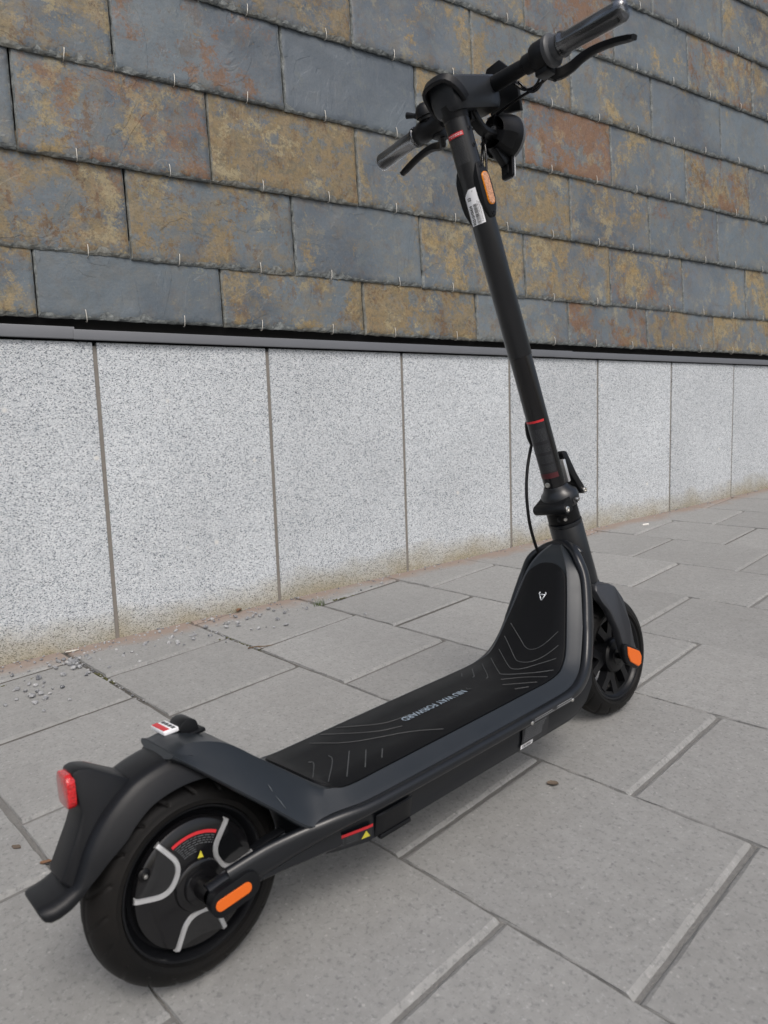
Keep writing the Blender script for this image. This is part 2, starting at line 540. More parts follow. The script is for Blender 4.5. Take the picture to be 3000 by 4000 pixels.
WT = Vector((0.8424, 0.5389, 0)); WN = Vector((-0.5389, 0.8424, 0)); WD = 2.1309
def concrete():
    t = NT('grey_concrete_paver')
    oi = t.n('ShaderNodeObjectInfo')
    off = t.math('MULTIPLY', oi.outputs['Random'], 53.0)
    cmb = t.n('ShaderNodeCombineXYZ'); t.L(off, cmb.inputs[0]); t.L(off, cmb.inputs[1])
    v = t.coord(off=cmb.outputs[0])
    wv = t.coord('Generated')
    c = t.mix(t.noise(v, 9, 6, 0.65), (0.243, 0.244, 0.237), (0.302, 0.302, 0.293))
    c = t.mix(t.ramp(t.noise(v, 130, 4, 0.7), [(0.36, 0.6), (0.47, 0.0)]), c, (0.148, 0.15, 0.152))
    c = t.mix(t.ramp(t.noise(v, 150, 4, 0.7), [(0.56, 0.0), (0.70, 0.55)]), c, (0.41, 0.41, 0.405))
    vs = t.voro(v, 85)
    g = t.n('ShaderNodeSeparateColor'); t.L(vs.outputs['Color'], g.inputs[0])
    near = t.ramp(vs.outputs['Distance'], [(0.13, 1.0), (0.2, 0.0)])
    c = t.mix(t.math('MULTIPLY', near, t.ramp(g.outputs[0], [(0.80, 0.0), (0.82, 0.6)])), c, (0.13, 0.13, 0.135))
    c = t.mix(t.math('MULTIPLY', near, t.ramp(g.outputs[1], [(0.86, 0.0), (0.88, 0.5)])), c, (0.45, 0.44, 0.42))
    mo_ = t.noise(v, 42, 4, 0.6)
    c = t.mix(1.0, c, t.ramp(mo_, [(0.35, 0.93), (0.65, 1.06)]), 'MULTIPLY')
    # weather stains
    c = t.mix(t.math('MULTIPLY', t.ramp(t.noise(v, 3.5, 5, 0.6), [(0.42, 0.0), (0.72, 1.0)]), 0.22), c, (0.20, 0.195, 0.185))
    tone = t.ramp(oi.outputs['Random'], [(0.0, 0.92), (1.0, 1.06)])
    c = t.mix(1.0, c, tone, 'MULTIPLY')
    # brick-red wash beside the wall foot
    geo = t.n('ShaderNodeNewGeometry')
    dn = t.n('ShaderNodeVectorMath', operation='DOT_PRODUCT')
    dn.inputs[1].default_value = (WN.x, WN.y, 0)
    t.L(geo.outputs['Position'], dn.inputs[0])
    dist = t.math('SUBTRACT', WD, dn.outputs['Value'])
    wob = t.math('MULTIPLY', t.noise(geo.outputs['Position'], 6, 6, 0.7), 0.22)
    st = t.math('MULTIPLY', t.math('SUBTRACT', t.math('ADD', wob, -0.015), dist), 16.0, clamp=True)
    c = t.mix(t.math('MULTIPLY', st, 0.62), c, t.mix(t.noise(v, 40, 4, 0.6), (0.27, 0.155, 0.105), (0.24, 0.19, 0.15)))
    t.base(c)
    t.rough(0.85)
    b = t.bump(t.noise(v, 120, 5, 0.7), 0.35, 0.002)
    t.bump(t.noise(v, 420, 3, 0.7), 0.35, 0.0008, b)
    return t.m
M_paver = concrete()

def soil():
    t = NT('dark_joint_grit')
    geo = t.n('ShaderNodeNewGeometry')
    v = geo.outputs['Position']
    dn = t.n('ShaderNodeVectorMath', operation='DOT_PRODUCT')
    dn.inputs[1].default_value = (WN.x, WN.y, 0)
    t.L(v, dn.inputs[0])
    dist = t.math('SUBTRACT', WD, dn.outputs['Value'])
    sand = t.ramp(t.math('ADD', dist, t.math('MULTIPLY_ADD', t.noise(v, 5, 4, 0.6), 0.5, -0.25)), [(0.45, 0.0), (0.8, 1.0)])
    damp = t.mix(t.noise(v, 160, 5, 0.7), (0.04, 0.037, 0.032), (0.15, 0.142, 0.13))
    dry = t.mix(t.noise(v, 160, 5, 0.7), (0.13, 0.128, 0.122), (0.24, 0.236, 0.226))
    c = t.mix(sand, damp, dry)
    t.base(c)
    t.rough(0.95)
    t.bump(t.noise(v, 220, 4, 0.7), 0.8, 0.004)
    return t.m
M_soil = soil()

def stones():
    t = NT('grey_gravel_chips')
    v = t.coord()
    c = t.mix(t.ramp(t.noise(v, 28, 3, 0.6), [(0.35, 0.0), (0.65, 1.0)]), (0.11, 0.117, 0.13), (0.40, 0.405, 0.41))
    c = t.mix(t.ramp(t.noise(v, 260, 3, 0.6), [(0.55, 0.0), (0.68, 0.7)]), c, (0.48, 0.475, 0.46))
    t.base(c)
    t.rough(0.8)
    return t.m
M_stone = stones()

# ------------------------------------------------------------------ paving
E1 = Vector((0.6888, -0.7247, -0.0184)); E2 = Vector((0.7244, 0.6870, 0.0580)); GN = Vector((-0.0294, -0.0532, 0.9981))
E1 = (E1 - GN * E1.dot(GN)).normalized(); E2 = GN.cross(E1)
GM = Matrix(((E1.x, E2.x, GN.x), (E1.y, E2.y, GN.y), (E1.z, E2.z, GN.z)))
def gp(a, b, h=0.0):
    return E1 * a + E2 * b + GN * h
def wp(s, z, out=0.0):
    return WN * (WD - out) + WT * s + Vector((0, 0, z))

bm = bmesh.new()
vs = [bm.verts.new(gp(a, b, -0.016)) for a, b in ((-60, -60), (60, -60), (60, 60), (-60, 60))]
bm.faces.new(vs)
tag(link('ground', bm, M_soil), kind='structure')

pav = link('pavement', (lambda b: (b.faces.new([b.verts.new(gp(x, y, -0.0052)) for x, y in ((-2.6, -1.2), (2.2, -1.2), (2.2, 8), (-2.6, 8))]), b)[1])(bmesh.new()), M_soil)
tag(pav, kind='structure')

def slab_mesh(w, l, rnd):
    """w along E1, l along E2; cross edges carry a broad worn chamfer, the long ones a thin one."""
    bm = bmesh.new()
    t = 0.045
    cx, cy = 0.0085, 0.0018
    def ring(ix, iy, z):
        x0, x1, y0, y1 = -w / 2 + ix, w / 2 - ix, -l / 2 + iy, l / 2 - iy
        pts = []
        n = 14
        for i in range(n): pts.append((x0 + (x1 - x0) * i / n, y0))
        for i in range(n): pts.append((x1, y0 + (y1 - y0) * i / n))
        for i in range(n): pts.append((x1 - (x1 - x0) * i / n, y1))
        for i in range(n): pts.append((x0, y1 - (y1 - y0) * i / n))
        return [Vector((x, y, z)) for x, y in pts]
    def jit(r, a):
        return [p + Vector((rnd.uniform(-a, a), rnd.uniform(-a, a), rnd.uniform(-a, a) * 0.4)) for p in r]
    secs = [ring(0, 0, -t), jit(ring(0, 0, -0.0065), 0.0005), jit(ring(cx * 0.5, cy * 0.5, -0.0022), 0.0006), jit(ring(cx, cy, 0), 0.0011)]
    vv = loft(bm, secs, cap=False)
    bm.faces.new(vv[-1])
    return bm

rnd = random.Random(3)
Wr, o0 = 0.3575, 0.6664
meas = {0: {-3: -1.747, -2: -1.409, -1: -1.05, 0: -0.693, 1: -0.330}, 1: {-3: -1.597, -2: -1.232, -1: -0.872, 0: -0.518}, 2: {-2: -1.426, -1: -1.066, 0: -0.703}, 3: {-3: -1.609, -2: -1.243, -1: -0.877, 0: -0.515}, 4: {-1: -1.069, 0: -0.707}, 5: {-2: -1.251}, -1: {-3: -1.574, 0: -0.508}}
protos = [slab_mesh(0.3575 - 0.005, 0.3575 - 0.005, rnd) for _ in range(4)]
pm = []
for b in protos:
    me = bpy.data.meshes.new('paving_slab'); b.normal_update(); b.to_mesh(me); b.free(); me.materials.append(M_paver); pm.append(me)
nslab = 0
for row in range(-4, 14):
    y0 = o0 + row * Wr
    def jx(k):
        m = meas.get(row, {})
        if k in m: return m[k]
        return (-0.695 if row % 2 == 0 else -0.513) + k * 0.3575
    wl = -2.17 + 0.19 * y0
    for k in range(-6, 8):
        xa, xb = jx(k), jx(k + 1)
        if xb < wl - 0.12 or xa > (1.5 if row < 5 else 1.9): continue
        if row > 6 and xa > 1.2: continue
        o = bpy.data.objects.new('paving_slab', rnd.choice(pm))
        COL.objects.link(o)
        o.parent = pav
        nslab += 1
        dz = rnd.uniform(-0.0016, 0.0012)
        worn = xa < -1.3 and row < 3
        gx_, gy_ = (rnd.uniform(.007, .011), rnd.uniform(.008, .012)) if worn else (rnd.uniform(.0030, .0046), rnd.uniform(.0016, .0028))
        T = Matrix.Translation(gp((xa + xb) / 2, y0 + Wr / 2, dz)) @ GM.to_4x4() @ Matrix.Rotation(rnd.uniform(-0.003, 0.003), 4, 'X') @ Matrix.Rotation(rnd.uniform(-0.006, 0.002), 4, 'Y') @ Matrix.Rotation(rnd.uniform(-0.0025, 0.0025), 4, 'Z')
        o.matrix_basis = T @ Matrix.Diagonal(((xb - xa - gx_) / 0.3525, (Wr - gy_) / 0.3525, 1, 1))

# ------------------------------------------------------------------ granite plinth
plinth = link('granite_plinth', (lambda b: (prism(b, [(-2.2, -0.35), (7.6, -0.35), (7.6, 0.93), (-2.2, 0.93)], 0.004, 0.12, to=lambda s, y, z: wp(s, z, -y)), b)[1])(bmesh.new()), M_joint)
tag(plinth, 'low plinth of pale speckled granite panels under the slate wall', 'wall')
s0, PW = 0.4174, 0.5219
rnd = random.Random(11)
for k in range(-5, 14):
    a, b = s0 + (k - 1) * PW + 0.0055, s0 + k * PW - 0.0055
    if a < -2.0 or b > 7.6: continue
    bm = bmesh.new()
    d = rnd.uniform(-0.0012, 0.0012)
    prism(bm, [(-(b - a) / 2, -0.64), ((b - a) / 2, -0.64), ((b - a) / 2, 0.64), (-(b - a) / 2, 0.64)], -d, 0.03, 0.0025, 2)
    o = link('granite_panel', bm, M_granite, plinth)
    M3 = Matrix(((WT.x, WN.x, 0), (WT.y, WN.y, 0), (0, 0, 1)))
    o.matrix_basis = Matrix.Translation(wp((a + b) / 2, 0.30, 0)) @ M3.to_4x4()

# ------------------------------------------------------------------ slate wall
W3 = Matrix(((WT.x, WN.x, 0), (WT.y, WN.y, 0), (0, 0, 1)))
swall = link('slate_wall', (lambda b: (prism(b, [(-2.2, 0.9), (7.6, 0.9), (7.6, 4.2), (-2.2, 4.2)], 0.045, 0.3, to=lambda s, y, z: wp(s, z, -y)), b)[1])(bmesh.new()), M_void)
tag(swall, 'tall wall clad in rusty blue-grey slate tiles above a granite plinth', 'wall')

# sheet metal drip strip in overlapping lengths
for (a, b, dz, out) in ((-2.2, 0.366, 0.0065, 0.012), (0.3627, 2.3286, 0.0, 0.0145), (2.3256, 7.6, -0.002, 0.012)):
    bm = bmesh.new()
    prof = [(-0.044, 0.974), (-0.0, 0.9725), (out, 0.9715), (out + 0.001, 0.969), (out + 0.001, 0.9455), (out, 0.9435), (out - 0.002, 0.9435), (out - 0.002, 0.966), (0, 0.968), (-0.044, 0.970)]
    n = 24
    secs = []
    for i in range(n + 1):
        s = a + (b - a) * i / n
        w = 0.0006 * math.sin(s * 5.1) + 0.0004 * math.sin(s * 13)
        secs.append([wp(s, z + (dz if z > .96 else dz * .2), o + (w if o > 0 else 0)) for o, z in prof])
    loft(bm, secs)
    link('drip_flashing', bm, M_flash, swall, True, 25)

ZC = [0.9991, 1.1751, 1.4247, 1.6766, 1.9281, 2.1837, 2.4358, 2.6873, 2.939, 3.191, 3.443, 3.695]
SJ = {0: (0.279, [0.279, 0.796, 1.303, 1.808, 2.313, 2.83, 3.347]), 1: (0.533, [0.533, 1.049, 1.555, 2.065, 2.576, 3.097, 3.627]),
      2: (0.265, [0.265, 0.785, 1.298, 1.812, 2.326, 2.84, 3.371]), 3: (0.525, [0.525, 1.038, 1.552, 2.062, 2.578, 3.105, 3.634]),
      4: (0.265, [0.265, 0.78, 1.294, 1.808, 2.332, 2.848, 3.375]), 5: (0.533, [0.533, 1.045, 1.558, 2.073, 2.589, 3.105, 3.636]),
      6: (0.265, [0.265, 0.78, 1.298, 1.812, 2.326, 2.839, 3.371])}
LOOK = {  # (ochre, rust, tone) of the slates seen, by course and place along it
    0: [(.85, .1, .5), (.22, .05, .45), (.80, .12, .45), (.92, .25, .5), (.38, .1, .55), (.4, .72, .5), (.6, .35, .5), (.75, .2, .5)],
    1: [(.85, .55, .4), (.78, .22, .5), (.36, .05, .5), (.55, .15, .5), (.66, .2, .5), (.5, .5, .5), (.22, .1, .55), (.6, .3, .5)],
    2: [(.3, .1, .5), (.62, .68, .42), (.98, .12, .55), (.42, .12, .5), (.75, .05, .5), (.48, .1, .5), (.3, .45, .5), (.2, .1, .5)],
    3: [(.95, .4, .38), (.12, .55, .5), (.04, .02, .48), (.5, .1, .55), (.3, .88, .55), (.36, .05, .5), (.5, .68, .5), (.2, .1, .5)],
    4: [(.5, .3, .5), (.5, .2, .5), (.72, .1, .5), (.3, .05, .6), (.55, .0, .5), (.38, .05, .55), (.12, .05, .5), (.1, .05, .5)],
    5: [(.5, .2, .5), (.4, .2, .5), (.5, .2, .5), (.4, .05, .5), (.3, .85, .5), (.15, .0, .5), (.55, .65, .5), (.6, .2, .5)],
    6: [(.5, .3, .5), (.4, .2, .5), (.5, .2, .5), (.4, .1, .5), (.3, .2, .5), (.3, .1, .5), (.3, .1, .5), (.4, .1, .5)]}
rnd = random.Random(21)
def make_slate(w, h, seed):
    """local x along the wall, z up, -y towards the viewer; chipped chamfer on three sides."""
    rd = random.Random(seed)
    bm = bmesh.new()
    nx, nz = 64, 18
    def n1(x, k, f): return noise.noise(Vector((x * f, k * 7.3 + seed * 1.37, seed * 0.77)))
    def chips(L, lo, hi, amp):
        """overlapping flake scars along an edge: list of (centre, half width, depth)"""
        out = []; x = -0.01
        while x < L:
            hw = rd.uniform(lo, hi)
            out.append((x + hw * rd.uniform(.6, 1), hw, amp * rd.uniform(.25, 1.0) * (1.7 if rd.random() < .12 else 1)))
            x += hw * rd.uniform(.7, 1.5)
        return out
    big = rd.uniform(0.75, 1.25)
    CB, CL, CR = chips(w, .008, .026, .0125 * big), chips(h, .008, .024, .0058), chips(h, .008, .024, .0050)
    def scar(C, x, base):
        return max([base] + [d * (1 - ((x - c) / hw) ** 2) ** .5 for c, hw, d in C if abs(x - c) < hw])
    grid = []
    for j in range(nz):
        line = []
        for i in range(nx):
            u = min(max((i - 2) / (nx - 5), 0), 1)
            X0 = u * w
            ib = scar(CB, X0, .0035)
            jag = 0.0024 * n1(X0, 3, 70) + 0.0018 * n1(X0, 4, 170)
            m = .35 + .3 * abs(n1(X0, 17, 90))
            zb = (jag, jag + ib * m, ib + .0006)
            f = max(0, (j - 2)) / (nz - 3)
            z = zb[j] if j <= 2 else zb[2] + (h - zb[2]) * f
            z_ = j / nz * h
            il, ir = scar(CL, z_, .0014), scar(CR, z_, .0014)
            jl, jr = .0016 * n1(z_, 11, 60), .0016 * n1(z_, 13, 60)
            if i == 0: x = jl
            elif i == 1: x = jl + il * .45 + .0004
            elif i == 2: x = jl + il + .0008
            elif i == nx - 1: x = w + jr
            elif i == nx - 2: x = w + jr - ir * .45 - .0004
            elif i == nx - 3: x = w + jr - ir - .0008
            else: x = .008 + (w - .016) * u + rd.uniform(-1, 1) * .0012
            y = .0014 * noise.noise(Vector((x * 5, z * 5, seed))) + .0009 * noise.noise(Vector((x * 21, z * 21, seed)))
            fl = noise.noise(Vector((x * 7, z * 10, seed + 40)))
            if fl > .16: y -= .0011
            if fl < -.22: y += .0012
            db = .0078 * min(1, ib / .006)
            if j == 0: y += .0068 + .0018 * n1(X0, 6, 80)
            elif j == 1: y += .0030 + .0028 * n1(X0, 7, 95)
            elif i in (0, nx - 1): y += .0070
            elif i in (1, nx - 2): y += .0030 + .0022 * n1(z_, 8, 80)
            if j <= 1 and i in (0, nx - 1): y += .0015
            line.append(bm.verts.new((x, y, z)))
        grid.append(line)
    for j in range(nz - 1):
        for i in range(nx - 1):
            f = bm.faces.new((grid[j][i], grid[j][i + 1], grid[j + 1][i + 1], grid[j + 1][i]))
            ed = j < 2 or i < 2 or i >= nx - 3
            f.material_index = 1 if ed else 0
            f.smooth = not ed
    # border down to a back face
    bord = [grid[0][i] for i in range(nx)] + [grid[j][nx - 1] for j in range(1, nz)] + [grid[nz - 1][i] for i in range(nx - 2, -1, -1)] + [grid[j][0] for j in range(nz - 2, 0, -1)]
    back = [bm.verts.new((v.co.x, 0.0115, v.co.z)) for v in bord]
    n = len(bord)
    for i in range(n):
        f = bm.faces.new((bord[(i + 1) % n], bord[i], back[i], back[(i + 1) % n]))
        f.material_index = 1
    f = bm.faces.new(list(reversed(back))); f.material_index = 1
    bmesh.ops.recalc_face_normals(bm, faces=bm.faces[:])
    return bm

hook_me = None
sid = 0
for ci in range(0, 11):
    z0 = ZC[ci]
    h = ZC[ci + 1] - ZC[ci] + 0.05
    key = ci if ci in SJ else (5 if ci % 2 else 6)
    J = list(SJ[key][1])
    while J[0] > -1.6: J.insert(0, J[0] - 0.516)
    lead = len(J) - 7
    while J[-1] < 6.6: J.append(J[-1] + 0.516)
    for k in range(len(J) - 1):
        idx = k - lead + 1          # 0 = slate that ends at the first measured joint
        if ci > 8 and (k % 1): continue
        look = LOOK.get(ci, None)
        if look and 0 <= idx < 8:
            oc, ru, to = look[idx]
            if idx >= 3: oc, to = oc + .16, to + .1
        else: oc, ru, to = rnd.choice([(.6, .2, .5), (.25, .05, .5), (.45, .5, .5), (.85, .1, .5), (.15, .0, .5)])
        gap = 0.003
        w = J[k + 1] - J[k] - gap
        sid += 1
        bm = make_slate(w, h, sid)
        o = link('slate', bm, [M_slate, M_slate_edge], swall)
        out = 0.0125 + rnd.uniform(-0.0015, 0.0015)
        tilt = math.atan2(0.0142, ZC[ci + 1] - ZC[ci]) if ci else math.atan2(0.012, 0.18)
        o.matrix_basis = Matrix.Translation(wp(J[k] + gap / 2, z0 + rnd.uniform(-0.0025, 0.0025), out)) @ W3.to_4x4() @ Matrix.Rotation(-tilt, 4, 'X') @ Matrix.Rotation(rnd.uniform(-0.004, 0.004), 4, 'Y')
        o['ochre'] = float(oc); o['rust'] = float(ru); o['tone'] = float(to + rnd.uniform(-0.08, 0.08))
    # bent wire hooks holding the bottom edge
    if ci < 9:
        m = 0
        s = 0.414 - 0.258 * 8
        while s < 6.4:
            if hook_me is None:
                bm = bmesh.new()
                tube(bm, [(0, 0.012, -0.004), (0, 0.004, -0.0065), (0, -0.003, -0.005), (0, -0.0055, 0.002), (0.0006, -0.0045, 0.014), (0.001, -0.002, 0.027), (0.001, 0.001, 0.030)], 0.0013, 6, 3)
                hook_me = bpy.data.meshes.new('slate_hook'); bm.to_mesh(hook_me); bm.free(); hook_me.materials.append(M_hook)
                for p in hook_me.polygons: p.use_smooth = True
            o = bpy.data.objects.new('slate_hook', hook_me); COL.objects.link(o); o.parent = swall
            jj = rnd.uniform(-0.02, 0.02) if s > 0.3 else 0
            o.matrix_basis = Matrix.Translation(wp(s + jj, z0, 0.0122)) @ W3.to_4x4() @ Matrix.Rotation(R(rnd.uniform(-6, 6)), 4, 'Y') @ Matrix.Diagonal((1, 1, 0.9, 1))
            s += 0.258

# ------------------------------------------------------------------ bits on the paving
rnd = random.Random(5)
PEB = [(-1.96, .51), (-1.85, .49), (-1.78, .5), (-1.77, .5), (-1.74, .52), (-1.78, .55), (-1.77, .57), (-1.66, .49), (-1.84, .55), (-1.93, .63), (-1.93, .65), (-1.92, .66), (-1.87, .65), (-1.81, .65), (-1.8, .64), (-1.95, .72), (-1.99, .74), (-2.0, .77), (-1.96, .74), (-1.96, .77), (-1.97, .8), (-1.91, .69), (-1.8, .7), (-1.87, .77), (-1.86, .79), (-1.83, .79), (-1.89, .84), (-1.96, .92), (-1.88, .92), (-1.92, .95), (-1.93, .96), (-1.81, .9), (-1.83, .91), (-1.84, .96), (-1.84, .97), (-1.81, .95), (-1.96, 1.01), (-1.93, 1.08), (-1.87, 1.06), (-1.85, 1.09), (-1.83, 1.11), (-1.89, 1.14), (-1.84, 1.15), (-1.83, 1.19), (-1.87, 1.25), (-1.84, 1.25), (-1.69, 1.19), (-1.83, 1.02), (-1.8, 1.02), (-1.88, 1.03), (-1.84, .89), (-1.77, .77), (-1.85, .76), (-1.77, .44), (-1.82, .5), (-1.85, .6), (-1.88, .55), (-1.83, 1.4), (-1.57, 1.4), (-1.78, 1.67), (-1.78, 1.62)]
def base_line(b):   # wall foot along E1
    return -2.17 + 0.19 * b
bm = bmesh.new()
def pebble(a, b, r, z=0.0):
    c = gp(a, b, z + r * 0.45)
    t = bmesh.ops.create_icosphere(bm, subdivisions=1, radius=r)
    q = Matrix.Rotation(rnd.uniform(0, 6.28), 3, Vector((rnd.random() - .5, rnd.random() - .5, 1)).normalized())
    sc = Vector((rnd.uniform(.7, 1.3), rnd.uniform(.7, 1.2), rnd.uniform(.5, .8)))
    for v in t['verts']:
        p = Vector((v.co.x * sc.x, v.co.y * sc.y, v.co.z * sc.z)) * rnd.uniform(0.82, 1.15)
        v.co = c + GM @ (q @ p)
for a, b in PEB + [(-1.93 + rnd.gauss(0, .025), .65 + rnd.gauss(0, .02)) for _ in range(24)] + [(-1.82 + rnd.gauss(0, .05), 1.10 + rnd.gauss(0, .10)) for _ in range(18)] + [(-1.80 + rnd.gauss(0, .06), .50 + rnd.gauss(0, .07)) for _ in range(16)]:
    pebble(a, b, rnd.uniform(0.004, 0.0085))
for _ in range(260):
    b = rnd.uniform(0.3, 1.5) if rnd.random() < 0.8 else rnd.uniform(1.5, 3.6)
    a = base_line(b) + abs(rnd.gauss(0, 0.075)) + 0.01
    pebble(a, b, rnd.uniform(0.0014, 0.0042))
for _ in range(320):
    b = rnd.uniform(0.2, 4.2)
    pebble(base_line(b) + abs(rnd.gauss(0, 0.012)) + 0.004, b, rnd.uniform(0.0015, 0.004))
for _ in range(70):
    k = rnd.choice([(o0 - 0.0, -1.95, -1.5), (o0 + Wr, -1.8, -1.6)])
    pebble(rnd.uniform(k[1], k[2]), k[0] + rnd.gauss(0, 0.004), rnd.uniform(0.0018, 0.004), -0.004)
for _ in range(150):
    a, b = rnd.uniform(-1.8, 0.6), rnd.uniform(0.15, 3.5)
    pebble(a, b, rnd.uniform(0.0008, 0.0017))
g = link('gravel', bm, M_stone)
tag(g, 'loose grey gravel chips scattered along the foot of the granite plinth', 'gravel', kind='stuff')

# moss lining some joints
bm = bmesh.new()
for (a0, b0, a1, b1, n) in ((-1.79, 1.40, -1.76, 1.52, 40), (-1.765, 0.90, -1.76, 1.02, 34), (-1.81, 0.664, -1.70, 0.668, 36), (-1.76, 1.024, -1.63, 1.026, 28), (-1.92, 0.36, -1.90, 0.60, 40), (-1.60, 2.83, -1.58, 3.05, 40), (-1.62, 1.02, -1.55, 1.04, 14)):
    for _ in range(n):
        f = rnd.random()
        c = gp(a0 + (a1 - a0) * f + rnd.gauss(0, .0022), b0 + (b1 - b0) * f + rnd.gauss(0, .0022), -0.005 + rnd.random() * 0.003)
        t = bmesh.ops.create_icosphere(bm, subdivisions=1, radius=rnd.uniform(0.0018, 0.0042))
        for v in t['verts']:
            v.co = c + Vector((v.co.x, v.co.y, v.co.z * 0.6)) * rnd.uniform(0.8, 1.2)
M_moss = simple('dull_green_moss', (0.075, 0.075, 0.028), 0.95, 0.0, 0.4, 300)
tag(link('moss', bm, M_moss), 'dull green moss filling the joints between pavers near the wall', 'moss', kind='stuff')

# grass tuft
bm = bmesh.new()
for _ in range(34):
    c = gp(-1.768 + rnd.gauss(0, 0.007), 1.385 + rnd.gauss(0, 0.012), -0.006)
    a = rnd.uniform(0, 6.28); L = rnd.uniform(0.015, 0.042); sp = rnd.uniform(0.2, 1.0)
    d = E1 * math.cos(a) + E2 * math.sin(a)
    s = d.cross(GN) * rnd.uniform(0.0008, 0.0015)
    prev = None
    for i in range(4):
        f = i / 3
        p = c + GN * L * f * (1 - 0.25 * sp * f) + d * L * sp * f * f
        w = s * (1 - f * 0.92)
        cur = (bm.verts.new(p - w), bm.verts.new(p + w))
        if prev: bm.faces.new((prev[0], prev[1], cur[1], cur[0]))
        prev = cur
tag(link('grass_tuft', bm, M_grass), 'small green grass tuft growing where the paving meets the plinth', 'grass')

# twig on the joint crossing
bm = bmesh.new()
tube(bm, [gp(-1.612, 1.005, .004), gp(-1.598, 1.025, .006), gp(-1.588, 1.042, .004), gp(-1.574, 1.062, .005)], [0.0018, 0.0016, 0.0008], 6, 4)
tube(bm, [gp(-1.60, 1.02, .006), gp(-1.59, 1.022, .008), gp(-1.575, 1.03, .004)], [0.0012, 0.0006], 5, 4)
tag(link('twig', bm, M_twig, None, True), 'short dry brown twig lying across a paving joint', 'twig')

def leaf(name, a, b, L, W, rot, m, label, cat, lift=0.003, curl=0.35):
    bm = bmesh.new()
    rows = []
    for i in range(7):
        f = i / 6
        w = W * math.sin(math.pi * min(1, 0.06 + f * 0.9)) ** 0.7
        row = []
        for j in range(5):
            g = j / 4 - 0.5
            row.append(Vector(((f - 0.5) * L, g * w * (1 + rnd.uniform(-.15, .15)), lift + curl * abs(g) * w + 0.15 * L * (f - 0.5) ** 2 + rnd.uniform(0, .0012))))
        rows.append(row)
    q = Matrix.Rotation(rot, 3, 'Z')
    vv = [[bm.verts.new(gp(a, b) + GM @ (q @ p)) for p in r] for r in rows]
    bot = [[bm.verts.new(v.co - GN * 0.0008) for v in r] for r in vv]
    for i in range(6):
        for j in range(4):
            bm.faces.new((vv[i][j], vv[i + 1][j], vv[i + 1][j + 1], vv[i][j + 1]))
            bm.faces.new((bot[i][j], bot[i][j + 1], bot[i + 1][j + 1], bot[i + 1][j]))
    return tag(link(name, bm, m, None, True), label, cat, 'dead leaves on the paving' if cat == 'leaf' else None)
leaf('dead_leaf', -0.629, 0.969, 0.019, 0.014, 0.6, M_leafgrey, 'brown crumpled leaf lying on the paver right of the deck', 'leaf', 0.001)
leaf('dead_leaf', -1.086, 0.304, 0.018, 0.008, 1.0, M_leaf, 'small reddish brown leaf on the paving behind the tail lamp', 'leaf', 0.001)
leaf('dead_leaf', -1.165, 0.285, 0.018, 0.009, 0.4, M_leafgrey, 'dull dried leaf scrap on the paving at the left edge', 'leaf', 0.0, 0.1)
leaf('dead_leaf', -1.62, 2.97, 0.03, 0.012, 0.9, M_leaf, 'curled brown leaf against the plinth right of the steering tube', 'leaf', 0.002, 1.0)
leaf('dead_leaf', -1.93, 1.18, 0.026, 0.016, 2.0, M_leaf, 'brown leaf leaning at the plinth foot left of the grass', 'leaf', 0.003, 0.9)
leaf('paper_scrap', -2.012, 0.682, 0.035, 0.012, 1.3, M_paper, 'pale scrap of dry litter at the foot of the plinth', 'litter', 0.002, 0.2)
bm = bmesh.new()
tube(bm, [gp(-1.468, 2.99, .005), gp(-1.456, 3.022, .005)], 0.004, 10)
tag(link('cigarette_butt', bm, simple('white_filter_paper', (0.75, 0.73, 0.69), 0.8), None, True, 40), 'white cigarette butt on the far paving beyond the head tube', 'cigarette butt')

# ------------------------------------------------------------------ electric scooter
SC = Matrix(((0.7537, -0.6485, -0.1064, -0.2372), (0.6547, 0.755, 0.0358, 0.7794), (0.0571, -0.0966, 0.9937, 0.0346), (0, 0, 0, 1)))
q = SC.to_3x3().to_quaternion()
scooter = empty('electric_scooter')
scooter.matrix_world = Matrix.Translation(SC.translation) @ q.to_matrix().to_4x4()
tag(scooter, 'black electric kick scooter leaning on its stand before the wall', 'scooter')
TR = 0.12
LB = 0.9078
A0 = Vector((0.8311, 0, 0.4065)); AX = Vector((-0.2292, 0, 0.9734)).normalized(); PV = Vector((AX.z, 0, -AX.x))
def st(u, v=0.0, y=0.0):
    return A0 + AX * u + PV * v + Vector((0, y, 0))
def cyl(u, phi, r):
    p = R(phi)
    return st(u, r * math.cos(p), r * math.sin(p))
V = Vector

# --- deck shell -------------------------------------------------------------
DK = [  # x, z, crest half, outer half, drop
    (-.008, .2826, .040, .046, (-.001, -.0015)), (.020, .2830, .042, .0595, (.002, -.0325)), (.058, .2680, .045, .073, (-.005, -.048)), (.094, .2370, .052, .0865, (-.010, -.0475)),
    (.135, .2000, .064, .100, (-.020, -.041)), (.152, .1865, .073, .107, (-.016, -.034)), (.168, .1775, .081, .111, (-.009, -.026)), (.19, .1728, .087, .112, (-.002, -.0175)), (.26, .1725, .088, .113, .016), (.42, .1725, .089, .114, .016), (.57, .1725, .089, .114, .016), (.61, .1730, .089, .114, .016),
    (.64, .1765, .087, .110, .0165), (.661, .1840, .082, .104, .018), (.680, .2010, .077, .0955, .0195), (.706, .2400, .066, .0860, .0205),
    (.731, .2800, .055, .0770, .0205), (.752, .3170, .045, .0670, .020), (.764, .3370, .036, .0580, .018), (.776, .3520, .025, .0450, .015), (.790, .3630, .013, .030, .011), (.803, .3680, .006, .020, .007)]
